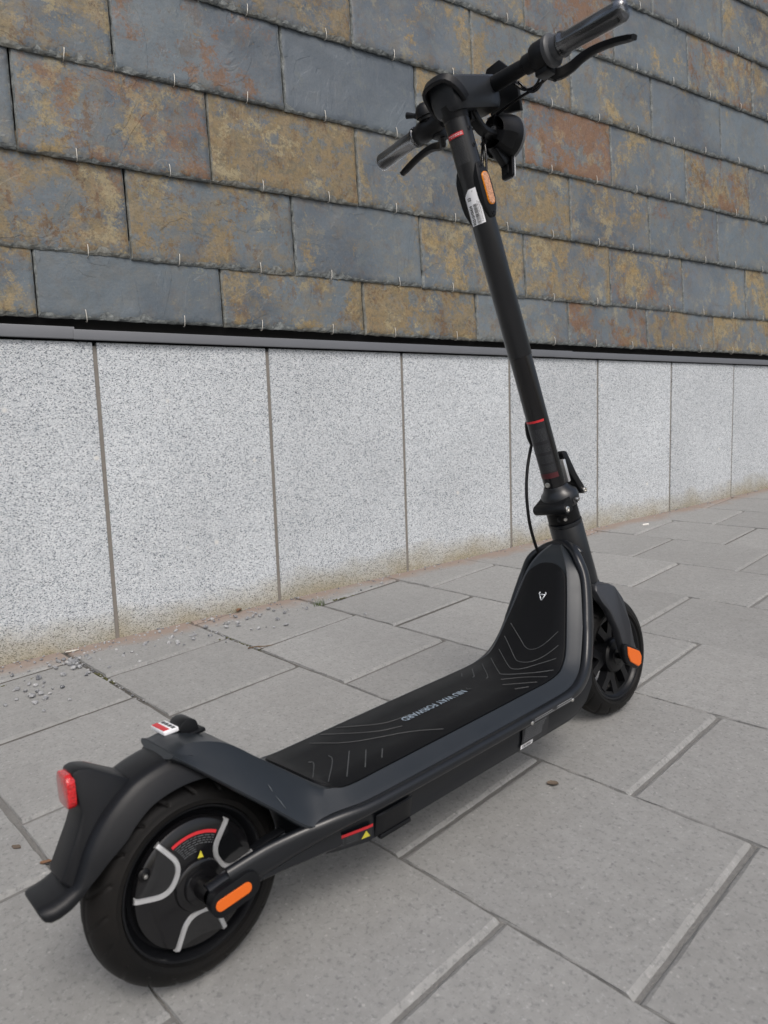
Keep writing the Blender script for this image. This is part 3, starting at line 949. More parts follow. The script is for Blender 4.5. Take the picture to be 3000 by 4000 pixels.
def smooth_rows(rows, n):
    P = catmull([V(r[:3]) for r in rows], n)
    E = []
    for i, r in enumerate(rows):
        a = rows[max(0, i - 1)]; b = rows[min(len(rows) - 1, i + 1)]
        t = V((b[0] - a[0], 0, b[1] - a[1])).normalized()
        E.append(r[4] if isinstance(r[4], tuple) else (t.z * r[4], -t.x * r[4]))
    Q = catmull([V((r[3], e[0], e[1])) for r, e in zip(rows, E)], n)
    return [(p.x, p.y, p.z, q_.x, q_.y, q_.z) for p, q_ in zip(P, Q)]
DS = smooth_rows(DK, 4)
def path_frames(rows):
    out = []
    for i, r in enumerate(rows):
        a = rows[max(0, i - 1)]; b = rows[min(len(rows) - 1, i + 1)]
        t = V((b[0] - a[0], 0, b[1] - a[1])).normalized()
        out.append((t, V((-t.z, 0, t.x))))
    return out
DF = path_frames(DS)
bm = bmesh.new()
secs = []
for (x, z, b, c, ex, ez), (t, n) in zip(DS, DF):
    ev = V((ex, 0, ez)); dr = ev.length; ev = ev / dr; nd = -ev
    k_ = min(1, max(0, (x - .125) / .05)); k_ = k_ * k_ * (3 - 2 * k_)
    half = [(0, -.0012), (b * .5, -.0012), (b - .002, -.0012), (b, -.001), (b + .0022, .0006), (b + (c - b) * .3, -dr * .27), (b + (c - b) * .7, -dr * .66), (c - .002, -dr * .93), (c, -dr - .001), (c - .0015, -dr - .005), (c - .006, -dr - .012), (c * .55, -dr - .018), (0, -dr - .018)]
    e_ = .85 * b / c
    arch = [(c * f_, -dr * (max(0, f_ - e_) / (1 - e_)) ** 1.12) for f_ in (0, .30, e_, e_ + .09, e_ + .18, e_ + (1 - e_) * .5, e_ + (1 - e_) * .75, .97)] + [(c, -dr - .0006), (c - .001, -dr - .0035), (c - .006, -dr - .0055), (c * .55, -dr * .4 - .010), (0, -.012)]
    half = [(p_[0] * k_ + r_[0] * (1 - k_), p_[1] * k_ + r_[1] * (1 - k_)) for p_, r_ in zip(half, arch)]
    ring = [(y, d) for y, d in half] + [(-y, d) for y, d in reversed(half[1:-1])]
    o = V((x, 0, z))
    secs.append([o + V((0, y, 0)) + nd * d for y, d in ring])
loft(bm, secs)
bmesh.ops.recalc_face_normals(bm, faces=bm.faces[:])
deck = link('deck', bm, M_rim, scooter, True, 38)

# rounded side rail that runs round the deck and over the neck
bm = bmesh.new()
RL = [(.02, -.073, .128), (.06, -.079, .134), (.10, -.088, .140), (.15, -.1055, .1485), (.20, -.1165, .1505), (.30, -.1190, .1505), (.45, -.1195, .150), (.58, -.1190, .150), (.632, -.1175, .1515), (.664, -.1115, .1565), (.694, -.1035, .1705), (.718, -.0950, .196), (.740, -.0862, .232), (.761, -.0772, .276), (.776, -.0675, .312), (.783, -.054, .341), (.795, -.036, .357), (.803, -.016, .364), (.805, 0, .366)]
full = RL + [(x, -y, z) for x, y, z in reversed(RL[:-1])]
P = catmull(full, 5)
T, _ = frames(P)
secs = []
for i, p in enumerate(P):
    upv = V((0.35, 0, 1)) if p.x < .6 else V((-0.2, 0, 1))
    side = V((0, -1 if p.y < 0 else 1, 0))
    f = min(1, abs(p.y) / .06)
    t = T[i]
    nrm = V((0, p.y / .119, 0)) + V((-.45, 0, .45)) * (1 - f)
    nrm = (nrm - t * nrm.dot(t)).normalized()
    bi = t.cross(nrm)
    w = .0085 if p.x > .12 else .0075
    h = .0165 - .0085 * min(1, max(0, (p.x - .07) / .12))
    if p.x > .62: w, h = .0085, .008 + .0030 * min(1, (p.x - .62) / .07)
    if p.x > .74: w, h = .009 - .05 * (p.x - .74), .0125 - .07 * (p.x - .74)
    secs.append([p + nrm * w * math.copysign(abs(math.cos(a)) ** .8, math.cos(a)) + bi * h * math.copysign(abs(math.sin(a)) ** .8, math.sin(a)) for a in [2 * math.pi * k / 16 for k in range(16)]])
loft(bm, secs)
bmesh.ops.recalc_face_normals(bm, faces=bm.faces[:])
link('side_rail', bm, M_paint, deck, True, 60)

# hollow neck behind the footboard and the tray under it
bm = bmesh.new()
poly = [(.125, .146), (.125, .118), (.150, .1015), (.20, .097), (.64, .0955), (.668, .1), (.690, .115), (.705, .140), (.722, .172), (.738, .212), (.757, .27), (.776, .322), (.800, .362), (.795, .354), (.778, .322), (.757, .276), (.738, .235), (.718, .200), (.692, .172), (.655, .151), (.60, .149), (.2, .149)]
def tray(y, i, sgn):
    return y
n = len(poly)
def yw(x, z):
    lo = 0.109 if x < .62 else 0.109 - (x - .62) * .04 - max(0, z - .15) * .30
    if x < .2: lo -= (.2 - x) * .28
    if z < .13: lo -= (.13 - z) * .33
    return max(.02, lo)
a = [bm.verts.new((x, -yw(x, z), z)) for x, z in poly]
b = [bm.verts.new((x, yw(x, z), z)) for x, z in poly]
bm.faces.new(a); bm.faces.new(list(reversed(b)))
for i in range(n):
    k = (i + 1) % n
    bm.faces.new((a[k], a[i], b[i], b[k]))
bmesh.ops.recalc_face_normals(bm, faces=bm.faces[:])
bmesh.ops.bevel(bm, geom=[e for e in bm.edges if not (abs(e.verts[0].co.y + e.verts[1].co.y) < 1e-4)], offset=.004, segments=3, profile=.5, affect='EDGES', clamp_overlap=True)
case = link('battery_case', bm, M_paint, scooter, True, 35)

# --- grip mat ---------------------------------------------------------------
i0 = next(i for i, r in enumerate(DS) if r[0] > .152)
i1 = next(i for i, r in enumerate(DS) if r[0] > .763)
MS, MF = DS[i0:i1 + 1], DF[i0:i1 + 1]
arc = [0]
for a, b in zip(MS[:-1], MS[1:]): arc.append(arc[-1] + math.hypot(b[0] - a[0], b[1] - a[1]))
Ltot = arc[-1]
def mat_at(s):
    s = min(max(s, 0), Ltot)
    k = next((i for i in range(len(arc) - 1) if arc[i + 1] >= s), len(arc) - 2)
    f = (s - arc[k]) / (arc[k + 1] - arc[k])
    A, B = MS[k], MS[k + 1]
    r = [A[j] + (B[j] - A[j]) * f for j in range(6)]
    n = (MF[k][1] * (1 - f) + MF[k + 1][1] * f).normalized()
    return r, n
bm = bmesh.new()
ss = []
rr0, rr1 = .028, .03
for k in range(9): ss.append(rr0 * (1 - math.cos(k / 8 * math.pi / 2)))
m = 60
for k in range(1, m): ss.append(rr0 + (Ltot - rr0 - rr1) * k / m)
for k in range(9): ss.append(Ltot - rr1 + rr1 * math.sin(k / 8 * math.pi / 2))
secs = []
for s in ss:
    r, n = mat_at(s)
    b = r[2] - .0012
    if s < rr0: b = b - rr0 * .9 * (1 - math.sqrt(max(0, 1 - ((rr0 - s) / rr0) ** 2)))
    if s > Ltot - rr1: b = b - min(b * .8, rr1) * (1 - math.sqrt(max(0, 1 - ((s - Ltot + rr1) / rr1) ** 2)))
    o = V((r[0], 0, r[1]))
    secs.append([o + V((0, y, 0)) + n * d for y, d in ((-b, -.003), (-b, .0012), (-b + .0015, .0022), (-b * .5, .0024), (0, .0024), (b * .5, .0024), (b - .0015, .0022), (b, .0012), (b, -.003))])
loft(bm, secs)
bmesh.ops.recalc_face_normals(bm, faces=bm.faces[:])
mat_o = link('grip_mat', bm, M_rubber, scooter, True, 40)
def on_mat_xz(x, z=None):
    best = min(range(len(MS)), key=lambda i: (MS[i][0] - x) ** 2 + ((MS[i][1] - z) ** 2 if z is not None else 0))
    lo = max(0, best - 1); hi = min(len(MS) - 2, best)
    bs = None
    for k in (lo, hi):
        A, B = MS[k], MS[k + 1]
        d = (B[0] - A[0], B[1] - A[1]); L2 = d[0] ** 2 + d[1] ** 2
        f = ((x - A[0]) * d[0] + ((z if z is not None else A[1]) - A[1]) * d[1]) / L2
        f = min(max(f, 0), 1)
        e = (A[0] + f * d[0] - x) ** 2 + ((A[1] + f * d[1] - z) ** 2 if z is not None else 0)
        s = arc[k] + f * math.sqrt(L2)
        if bs is None or e < bs[0]: bs = (e, s)
    return bs[1]
def mp(s, y, h=.0026):
    r, n = mat_at(s)
    return V((r[0], y, r[1])) + n * h
RIBS = [
 [(.693, .053, .238), (.679, .021, .214), (.672, .006, .204), (.670, -.010, .202), (.677, -.030, .210), (.692, -.055, .233)],
 [(.680, .060, .216), (.656, .018, .187), (.650, .002, .182), (.652, -.017, .184), (.662, -.036, .193), (.679, -.062, .213)],
 [(.665, .062, .195), (.634, .015, .177), (.625, -.002, .175), (.631, -.018, .176), (.651, -.038, .183), (.665, -.066, .195)],
 [(.647, .066, .181), (.606, .014, .173), (.599, -.002, .172), (.62, -.040, .174), (.643, -.076, .18)],
 [(.624, .068, .175), (.581, .018, .172), (.569, .011, .172)],
 [(.597, .069, .172), (.570, .040, .172), (.562, .037, .172)],
 [(.570, .070, .172), (.556, .056, .172)],
 [(.577, -.015, .172), (.602, -.043, .172), (.62, -.08, .174)],
 [(.558, -.034, .172), (.594, -.078, .172)], [(.552, -.065, .172), (.57, -.079, .172)],
 [(.251, -.010, .172), (.2, -.07, .172)], [(.267, -.028, .172), (.231, -.07, .172)], [(.282, -.046, .172), (.262, -.068, .172)],
 [(.226, .005, .172), (.219, -.013, .172), (.172, -.066, .174)], [(.197, .013, .172), (.198, .002, .172), (.162, -.046, .178)],
 [(.264, .078, .172), (.315, .012, .172), (.352, -.011, .172)], [(.294, .078, .172), (.342, .025, .172), (.387, .012, .172)],
 [(.236, .066, .172), (.273, .013, .172), (.342, -.036, .172), (.376, -.074, .172)]]
for k, L in enumerate(RIBS):
    sy = [(on_mat_xz(x, z), y) for x, y, z in L]
    pts = catmull([V((s, y, 0)) for s, y in sy], 6)
    bm = bmesh.new()
    prev = None
    for i, p in enumerate(pts):
        a = pts[max(0, i - 1)]; b = pts[min(len(pts) - 1, i + 1)]
        d = (b - a); d = V((-d.y, d.x, 0)).normalized() * (.0007 if k not in (5, 6, 11, 12, 10) else .0009)
        cur = [bm.verts.new(mp(p.x + d.x, p.y + d.y, .0022)), bm.verts.new(mp(p.x + d.x * .7, p.y + d.y * .7, .0032)), bm.verts.new(mp(p.x - d.x * .7, p.y - d.y * .7, .0032)), bm.verts.new(mp(p.x - d.x, p.y - d.y, .0022))]
        if prev:
            for j in range(3): bm.faces.new((prev[j], prev[j + 1], cur[j + 1], cur[j]))
        prev = cur
    link('grip_rib', bm, M_rib if k not in (7, 8, 9, 15, 16, 17) else simple('dull_rubber_rib', (0.035, 0.037, 0.038), 0.65) if k == 7 else bpy.data.materials.get('dull_rubber_rib') or M_rib, mat_o, True)

# printed slogan, read from the far front towards the rear
sA = on_mat_xz(.507, .1725)
me = map_mesh(text_mesh('NIU WAY FORWARD', .0185, .72, 'LEFT', 0, .0004), lambda tx, ty: mp(sA - tx, .0105 - ty, .0031))
w = max(v.co.x for v in me.vertices) - min(v.co.x for v in me.vertices)
me2 = map_mesh(text_mesh('NIU WAY FORWARD', .0215, .72 * .120 / w, 'LEFT', 0, .0003), lambda tx, ty: mp(sA - tx, .0115 - ty, .0031))
link('lettering', me2, M_letter, mat_o)
bm = bmesh.new()
for a, b in (((.518, .000), (.513, .004)), ((.513, .004), (.518, .011))):
    sa, sb = on_mat_xz(a[0], .1725), on_mat_xz(b[0], .1725)
    tube(bm, [mp(sa, a[1], .0031), mp(sb, b[1], .0031)], .0006, 5)
link('lettering', bm, M_rib, mat_o)
# emblem on the neck
sE = on_mat_xz(.7215, .2870)
EM = [((.0095, .0075), (.0060, .0095)), ((.0095, -.0075), (.0060, -.0095)), ((.0060, .0095), (.0022, .0072)), ((.0060, -.0095), (.0022, -.0072)), ((.0035, .0080), (.0035, -.0080)), ((.0030, .0078), (-.0095, .0012)), ((.0030, -.0078), (-.0095, -.0012)), ((-.0095, .0012), (-.0095, -.0012))]
bm = bmesh.new()
for a, b in EM:
    tube(bm, [mp(sE + a[0] * .78, a[1] * .78 - .004, .0028), mp(sE + b[0] * .78, b[1] * .78 - .004, .0028)], .0011, 8)
link('emblem', bm, M_emblem, mat_o, True)

# --- rear end of the deck: lip, badge, latch stub ---------------------------
bm = bmesh.new()
prism(bm, [(-.018, .266), (.03, .266), (.03, .275), (-.011, .275)], -.036, .040, .003)
link('fender_clip', bm, M_plastic, deck, True, 35)
def plat(x): return .2775
bm = bmesh.new()
box(bm, (.0165, .034, .2865), (.019, .040, .0055), .0012)
badge = link('badge', bm, M_white, deck, True, 35)
bm = bmesh.new()
box(bm, (.0115, .0345, .2896), (.0075, .036, .0008), .0003)
link('badge_stripe', bm, M_red, badge)
bm = bmesh.new()
for k in range(4):
    box(bm, (.0205, .018 + k * .0095, .2896), (.0042, .0062, .0008), .0)
    box(bm, (.0205, .018 + k * .0095, .2897), (.0016, .0030, .0012), .0)
link('badge_print', bm, simple('badge_grey_print', (.055, .06, .066), .4), badge)
bm = bmesh.new()
arcp = [(.026, .277), (.026, .286)] + [(.0375 - .0115 * math.cos(R(a)), .286 + .0085 * math.sin(R(a))) for a in range(15, 180, 15)] + [(.049, .286), (.0505, .270)]
prism(bm, arcp, .011, .043, .0025, 2)
box(bm, (.039, .027, .2765), (.034, .042, .005), .0015)
link('folding_catch', bm, M_plastic, deck, True, 35)

# pale scratches on the ramp
def ramp_pt(x, y, e):
    k = max(i for i in range(len(DS) - 1) if DS[i][0] <= x)
    g_ = (x - DS[k][0]) / (DS[k + 1][0] - DS[k][0])
    xx, z, b, c, ex, ez = [p + (q_ - p) * g_ for p, q_ in zip(DS[k], DS[k + 1])]; n = DF[k][1].lerp(DF[k + 1][1], g_)
    ev = V((ex, 0, ez)); dr = ev.length; nd = -ev / dr
    f = abs(y) / c; e_ = .85 * b / c
    d = -dr * (max(0, f - e_) / (1 - e_)) ** 1.12
    return V((xx, y, z)) + nd * d + V((-.35, -.55, .75)) * e * 1.5
for pts in (((.094, -.068), (.0955, -.071), (.097, -.074)), ((.0995, -.0768), (.1045, -.082), (.109, -.087))):
    bm = bmesh.new()
    tube(bm, [ramp_pt(x, y, .0004) for x, y in pts], [.0002, .0007, .0003], 5, 3)
    link('scratch', bm, simple('scuffed_paint', (.07, .082, .094), .5), deck, True)

# --- stays to the rear axle -------------------------------------------------
for sg in (-1, 1):
    bm = bmesh.new()
    P = [(.16, sg * .092, .126), (.11, sg * .083, .126), (.06, sg * .074, .1265), (.02, sg * .070, .124), (-.005, sg * .069, .121)]
    secs = []
    PP = catmull([V(p) for p in P], 4)
    T, N = frames(PP, up=(0, 0, 1))
    for i, p in enumerate(PP):
        bi = T[i].cross(N[i])
        h = .0165 - .002 * i / len(PP)
        secs.append([p + N[i] * a * h + bi * b * .0085 for a, b in ((1, .4), (.75, 1), (-.75, 1), (-1, .4), (-1, -.4), (-.75, -1), (.75, -1), (1, -.4))])
    loft(bm, secs)
    bmesh.ops.recalc_face_normals(bm, faces=bm.faces[:])
    stay = link('wheel_stay', bm, M_paint, scooter, True, 40)
    bm = bmesh.new()
    prism(bm, rect_poly(.019, .1185, .062, .030, .0145, 6, R(7)), sg * .074, sg * .088, .003, 2)
    link('axle_cap', bm, M_plastic, stay, True, 35)
    bm = bmesh.new()
    prism(bm, rect_poly(.0155, .1182, .045, .0128, .0062, 6, R(5)), sg * .0865, sg * .0892, .0006, 1)
    link('side_reflector', bm, M_orange, stay, True, 35)
    bm = bmesh.new()
    prism(bm, [(.055, .146), (.075, .150), (.10, .1515), (.10, .147), (.06, .142)], sg * .058, sg * .072, .002)
    link('cable_clip', bm, M_plastic, stay, True, 35)

# --- wheels -----------------------------------------------------------------
def tyre_mesh(cx, sgn=1):
    """grooved tyre about the y axis"""
    bm = bmesh.new()
    nseg = 480
    prof = [(.0868, -.0272, R(-104)), (.0885, -.0302, R(-100))]
    for k in range(41):
        a = R(-94 + 188 * k / 40)
        ct = math.cos(a)
        prof.append((.0915 + .0285 * (abs(ct) ** .95 * (1 if ct > 0 else -1)), .0322 * math.sin(a), a))
    prof += [(.0885, .0302, R(100)), (.0868, .0272, R(104))]
    secs = []
    for i in range(nseg):
        th = 2 * math.pi * i / nseg
        ring = []
        for r, h, a in prof:
            ad = abs(math.degrees(a))
            dep = 0
            # slanted sipes, mirrored, and two ring grooves
            ph = (math.degrees(th) + (ad - 20) * .20) % 18
            if 16 < ad < 66: dep = .0017 * max(0, 1 - abs(ph - 1.5) / 1.5) ** .6
            if abs(ad - 12) < 5: dep = max(dep, .0008)
            if 80 < ad < 88: dep = -.0007
            rad = r - dep * math.cos(a)
            hh = h - dep * math.sin(a)
            ring.append(V((cx + math.cos(th) * rad, hh, TR + math.sin(th) * rad)))
        secs.append(ring)
    loft(bm, secs, closed=True, ring=False)
    bmesh.ops.recalc_face_normals(bm, faces=bm.faces[:])
    return bm
def wheel_rim(name, cx, prof, seg=72, mat=None):
    bm = bmesh.new()
    lathe(bm, prof, (cx, 0, TR), (0, -1, 0), seg, ref=(1, 0, 0))
    return bm
rim_prof = [(.060, .012), (.072, .013), (.0775, .015), (.0800, .0195), (.0825, .0255), (.0845, .0282), (.0868, .0285), (.0882, .0255), (.0882, -.0255), (.0868, -.0285), (.0845, -.0282), (.0825, -.0255), (.0800, -.0195), (.0775, -.015), (.072, -.013), (.060, -.012)]
bm = wheel_rim('wheel', 0, rim_prof)
M_rimpaint = simple('semi_gloss_black_rim', (0.006, 0.0065, 0.0078), 0.34, spec=0.28)
rwheel = link('wheel', bm, M_rimpaint, scooter, True, 30)
rwheel['label'] = 'rear wheel with hub motor'
link('tyre', tyre_mesh(0), M_tyre, rwheel, True, 25)
bm = bmesh.new()
for sg in (1, -1):
    lathe(bm, [(.073, .016 * sg), (.0735, .024 * sg), (.0725, .0275 * sg), (.070, .029 * sg), (.055, .031 * sg), (.036, .033 * sg), (.030, .0335 * sg), (.0285, .0375 * sg), (.027, .0385 * sg), (.021, .039 * sg), (.020, .044 * sg), (.0145, .045 * sg), (.0005, .0455 * sg)], (0, 0, TR), (0, -1, 0), 64, ref=(1, 0, 0))
motor = link('motor_cover', bm, M_gloss, rwheel, True, 30)
def face_y(r):   # cover surface offset on the near side
    for (r0, h0), (r1, h1) in zip([(.073, .0275), (.070, .029), (.055, .031), (.036, .033)], [(.070, .029), (.055, .031), (.036, .033), (.02, .034)]):
        if r1 <= r <= r0: return h0 + (h1 - h0) * (r0 - r) / (r0 - r1)
    return .030
def hub(r, ang, e=.0006):
    a = R(ang)
    return V((r * math.cos(a), -face_y(min(max(r, .021), .0729)) - e, TR + r * math.sin(a)))
M_pocket = simple('polished_black_pocket', (0.006, 0.0065, 0.0075), 0.09, spec=0.9)
for ctr in (145, 25, -95):
    U = [(.0675, .0300), (.053, .0245), (.0405, .0190), (.0335, .0110), (.0315, 0), (.0335, -.0110), (.0405, -.0190), (.053, -.0245), (.0675, -.0300)]
    pts = catmull([V((a, b, 0)) for a, b in U], 4)
    bm = bmesh.new()
    secs = []
    for i, p in enumerate(pts):
        a = pts[max(0, i - 1)]; b = pts[min(len(pts) - 1, i + 1)]
        d = (b - a).normalized(); nn = V((-d.y, d.x, 0)) * .0039
        ring = []
        for q_, e in ((p + nn, -.002), (p + nn * .6, .0022), (p - nn * .6, .0022), (p - nn, -.002)):
            rad = math.hypot(q_.x, q_.y); an = ctr + math.degrees(math.atan2(q_.y, q_.x))
            ring.append(hub(rad, an, e))
        secs.append(ring)
    loft(bm, secs)
    bmesh.ops.recalc_face_normals(bm, faces=bm.faces[:])
    link('trim_strip', bm, M_alu, rwheel, True, 30)
    # recessed pocket inside each trim
    bm = bmesh.new()
    outl = [p * .9 + V((.0062, 0, 0)) for p in pts]
    ring = []
    for p in outl: 
        rad = math.hypot(p.x, p.y); ring.append(hub(min(rad, .0715), ctr + math.degrees(math.atan2(p.y, p.x)), .0005))
    cen = hub(.058, ctr, .0005)
    vs_ = [bm.verts.new(p) for p in ring]; cv = bm.verts.new(cen)
    for a, b in zip(vs_[:-1], vs_[1:]): bm.faces.new((a, b, cv))
    bm.faces.new((vs_[-1], vs_[0], cv))
    bmesh.ops.recalc_face_normals(bm, faces=bm.faces[:])
    link('cover_pocket', bm, M_pocket, rwheel, True)
def arc_strip(bm, r, wd, a0, a1, e, n=24):
    prev = None
    for i in range(n + 1):
        a = a0 + (a1 - a0) * i / n
        cur = (bm.verts.new(hub(r - wd / 2, a, e)), bm.verts.new(hub(r + wd / 2, a, e)))
        if prev: bm.faces.new((prev[0], prev[1], cur[1], cur[0]))
        prev = cur
bm = bmesh.new(); arc_strip(bm, .0577, .0036, 113.5, 57, .0010)
link('warning_sticker', bm, M_red, rwheel)
bm = bmesh.new()
rd = random.Random(2)
for k, r in enumerate([.0535, .0508, .0482, .0456, .0430, .0405, .0380]):
    a = 112 - k * .6
    end = 58 if k < 4 else 85
    while a > end:
        L = rd.uniform(3, 9); arc_strip(bm, r, .0011, a, max(end, a - L), .0008, 4); a -= L + 1.6
link('small_print', bm, M_line, rwheel)
bm = bmesh.new()
vs_ = [bm.verts.new(hub(r, a, .001)) for r, a in ((.0375, 77), (.0265, 89), (.0268, 66))]
bm.faces.new(vs_)
link('warning_symbol', bm, M_yellow, rwheel)
bm = bmesh.new()
lathe(bm, [(.0002, .0), (.003, .0), (.003, -.008), (.0022, -.0105), (.0002, -.011)], hub(.0695, 146, -.004) , (0, 1, 0), 12)
link('valve', bm, M_silver, rwheel, True, 40)
bm = bmesh.new()
lathe(bm, [(.0062, .004), (.0072, -.004), (.0052, -.0055), (.0002, -.006)], hub(.0695, 146, -.002), (0, 1, 0), 16)
link('valve_boot', bm, M_dark, rwheel, True, 40)
bm = bmesh.new()
lathe(bm, [(.012, -.07), (.012, -.039), (.008, -.038), (.008, .038), (.012, .039), (.012, .07)], (0, 0, TR), (0, -1, 0), 20)
link('axle', bm, M_dark, rwheel, True, 40)

# front wheel: cast rim with open spokes
bm = bmesh.new()
fr_prof = [(.0725, .020), (.0785, .021), (.0815, .0235), (.0835, .0275), (.0868, .0285), (.0882, .0255), (.0882, -.0255), (.0868, -.0285), (.0835, -.0275), (.0785, -.021), (.0725, -.020)]
lathe(bm, fr_prof, (LB, 0, TR), (0, -1, 0), 72, ref=(1, 0, 0), closed_prof=True)
lathe(bm, [(.0002, .034), (.016, .034), (.018, .032), (.030, .030), (.034, .026), (.035, .018), (.035, -.018), (.034, -.026), (.030, -.030), (.0002, -.032)], (LB, 0, TR), (0, -1, 0), 40, ref=(1, 0, 0))
for k in range(5):
    a = R(90 + 72 * k + 14)
    for da in (-.30, .30):
        p0 = V((LB + math.cos(a) * .032, -.014, TR + math.sin(a) * .032))
        p1 = V((LB + math.cos(a + da) * .074, -.016, TR + math.sin(a + da) * .074))
        d = (p1 - p0).normalized(); side = d.cross(V((0, 1, 0)))
        secs = []
        for p, w in ((p0, .013), ((p0 + p1) / 2, .0088), (p1, .0105)):
            secs.append([p + side * w + V((0, .010, 0)), p + side * w * .8 + V((0, -.006, 0)), p - side * w * .8 + V((0, -.006, 0)), p - side * w + V((0, .010, 0))])
        loft(bm, secs)
bmesh.ops.recalc_face_normals(bm, faces=bm.faces[:])
fwheel = link('wheel', bm, M_rimpaint, scooter, True, 30)
fwheel['label'] = 'front wheel with open cast spokes'
link('tyre', tyre_mesh(LB), M_tyre, fwheel, True, 25)
bm = bmesh.new()
lathe(bm, [(.0002, 0), (.0028, 0), (.0028, -.009), (.002, -.012), (.0002, -.012)], (LB - .02, -.012, TR - .062), (.3, -1, .9), 10)
link('valve', bm, M_silver, fwheel, True, 40)

# --- rear fender ------------------------------------------------------------
def fr(th):   # outer radius of the fender's shoulder by angle
    if th < 110: return .1520
    return .1520 - .0125 * min(1, (th - 110) / 38)
bm = bmesh.new()
secs = []
for k in range(37):
    th = 68 + (154 - 68) * k / 36
    a = R(th); r = fr(th)
    tp = 1 - .72 * max(0, min(1, (th - 128) / 26)) ** 1.3
    half = [(0, .0045), (.022, .0038), (.033, .0015), (.0365, -.001), (.0405, -.008), (.046, -.022), (.0475, -.0275), (.0462, -.0285), (.0440, -.0275), (.037, -.009), (.031, -.003), (0, .0005)]
    half = [(min(y, .0365 + (y - .0365) * tp) if y > .0365 else y, d * tp if d < -.001 else d) for y, d in half]
    ring = half + [(-y, d) for y, d in reversed(half[1:-1])]
    secs.append([V((math.cos(a) * (r + d), y, TR + math.sin(a) * (r + d))) for y, d in ring])
# kicked-out lip
for cx_, cz_, k, wf in ((-.131, .1765, .8, 1), (-.140, .1725, .55, 1), (-.150, .170, .35, .99), (-.158, .1695, .25, .95), (-.1625, .170, .2, .86), (-.1640, .1705, .2, .74)):
    hf = 1 if wf > .9 else (.85 if wf > .8 else .6)
    half = [(0, .0060), (.022, .0058), (.030, .0048), (.0345, .002), (.037, -.001), (.0375, -.005), (.036, -.0085), (.0345, -.0095), (.032, -.0100), (.028, -.0100), (.02, -.0100), (0, -.0100)]
    half = [(y * wf, -.002 + (d + .002) * hf) for y, d in half]
    ring = half + [(-y, d) for y, d in reversed(half[1:-1])]
    nx_, nz_ = (-.28, .96)
    if k > .7: nx_, nz_ = (-.78, .62)
    elif k > .5: nx_, nz_ = (-.5, .87)
    secs.append([V((cx_ + nx_ * d * 1.1, y, cz_ + nz_ * d * 1.1)) for y, d in ring])
loft(bm, secs)
bmesh.ops.recalc_face_normals(bm, faces=bm.faces[:])
fender = link('fender', bm, M_fender, scooter, True, 32)
# tail lamp housing rib
bm = bmesh.new()
rows = [(-.050, .262, .256, .022, .026), (-.066, .2735, .252, .019, .0255), (-.082, .2860, .240, .0175, .025), (-.094, .2935, .225, .0172, .0245), (-.104, .2955, .205, .017, .024)]
top = [(-.048, .264), (-.07, .279), (-.088, .2915), (-.100, .2955), (-.1085, .2935), (-.1065, .249), (-.115, .230), (-.1385, .1895), (-.130, .175), (-.105, .19), (-.085, .22), (-.06, .245)]
prism(bm, top, -.0195, .0195, .0035, 2)
bmesh.ops.recalc_face_normals(bm, faces=bm.faces[:])
for v in bm.verts:
    d = math.hypot(v.co.x, v.co.z - TR)
    f = 1.32 - max(0, min(1, (d - .142) / .055)) * .40
    v.co.y *= f
link('tail_lamp_housing', bm, M_fender, fender, True, 30)
bm = bmesh.new()
lm = Matrix.Rotation(R(4), 3, 'Y')
prism(bm, rect_poly(0, 0, .039, .037, .010, 5), -.0045, .0045, .0022, 2, to=lambda x, y, z: V((-.1115, 0, .2735)) + lm @ V((y, x, z)))
lamp = link('tail_lamp', bm, M_redlens, fender, True, 35)
bm = bmesh.new()
prism(bm, [(-.086, .2900), (-.066, .2762), (-.0665, .2748), (-.0865, .2885)], .004, .0185, .0004, 1)
link('tail_lamp_window', bm, M_redlens, fender, True, 35)

# --- stickers and hatches on the near side of the case ------------------------
def side_quad(name, pts, m, parent, e):
    bm = bmesh.new()
    bm.faces.new([bm.verts.new((x, -yw(x, z) - e, z)) for x, z in pts])
    return link(name, bm, m, parent)
def hugging(name, x0, x1, z0, z1, m, parent, e=.0009, n=8, sl=0.0):
    bm = bmesh.new(); prev = None
    for i in range(n + 1):
        x = x0 + (x1 - x0) * i / n
        col = [bm.verts.new((x, -yw(x, z + sl * (x - x0)) - e, z + sl * (x - x0))) for z in (z0, (z0 + z1) / 2, z1)]
        if prev:
            for j in range(2): bm.faces.new((prev[j], col[j], col[j + 1], prev[j + 1]))
        prev = col
    return link(name, bm, m, parent, True)
hugging('warning_label', .143, .203, .1035, .1225, M_label, case, .0008)
hugging('warning_sticker', .1425, .2035, .1180, .1225, M_red, case, .0013)
bm = bmesh.new()
for k in range(4):
    for x0, x1 in ((.147, .165), (.168, .184)):
        z = .1155 - k * .0028
        f = [bm.verts.new((x, -yw(x, zz) - .0014, zz)) for x, zz in ((x0, z), (x1, z), (x1, z + .0009), (x0, z + .0009))]
        bm.faces.new(f)
link('small_print', bm, M_line, case)
side_quad('warning_symbol', [(.188, .1055), (.200, .1058), (.194, .1160)], M_yellow, case, .0015)
bm = bmesh.new()
secs = []
for i in range(9):
    x = .209 + .063 * i / 8
    e = .0004 if i in (0, 8) else .0026
    secs.append([V((x, -yw(x, z) - (e if 0 < k < 5 else .0004), z)) for k, z in enumerate((.0985, .0995, .106, .114, .1285, .1305))])
loft(bm, secs, ring=False)
box(bm, (.243, -.0985, .0955), (.054, .008, .006), .0015)
bmesh.ops.recalc_face_normals(bm, faces=bm.faces[:])
link('charging_port_cover', bm, M_plastic, case, True, 35)
hugging('rating_plate', .508, .575, .0985, .1395, M_label, case, .0008)
bm = bmesh.new()
bars = []
rd = random.Random(9)
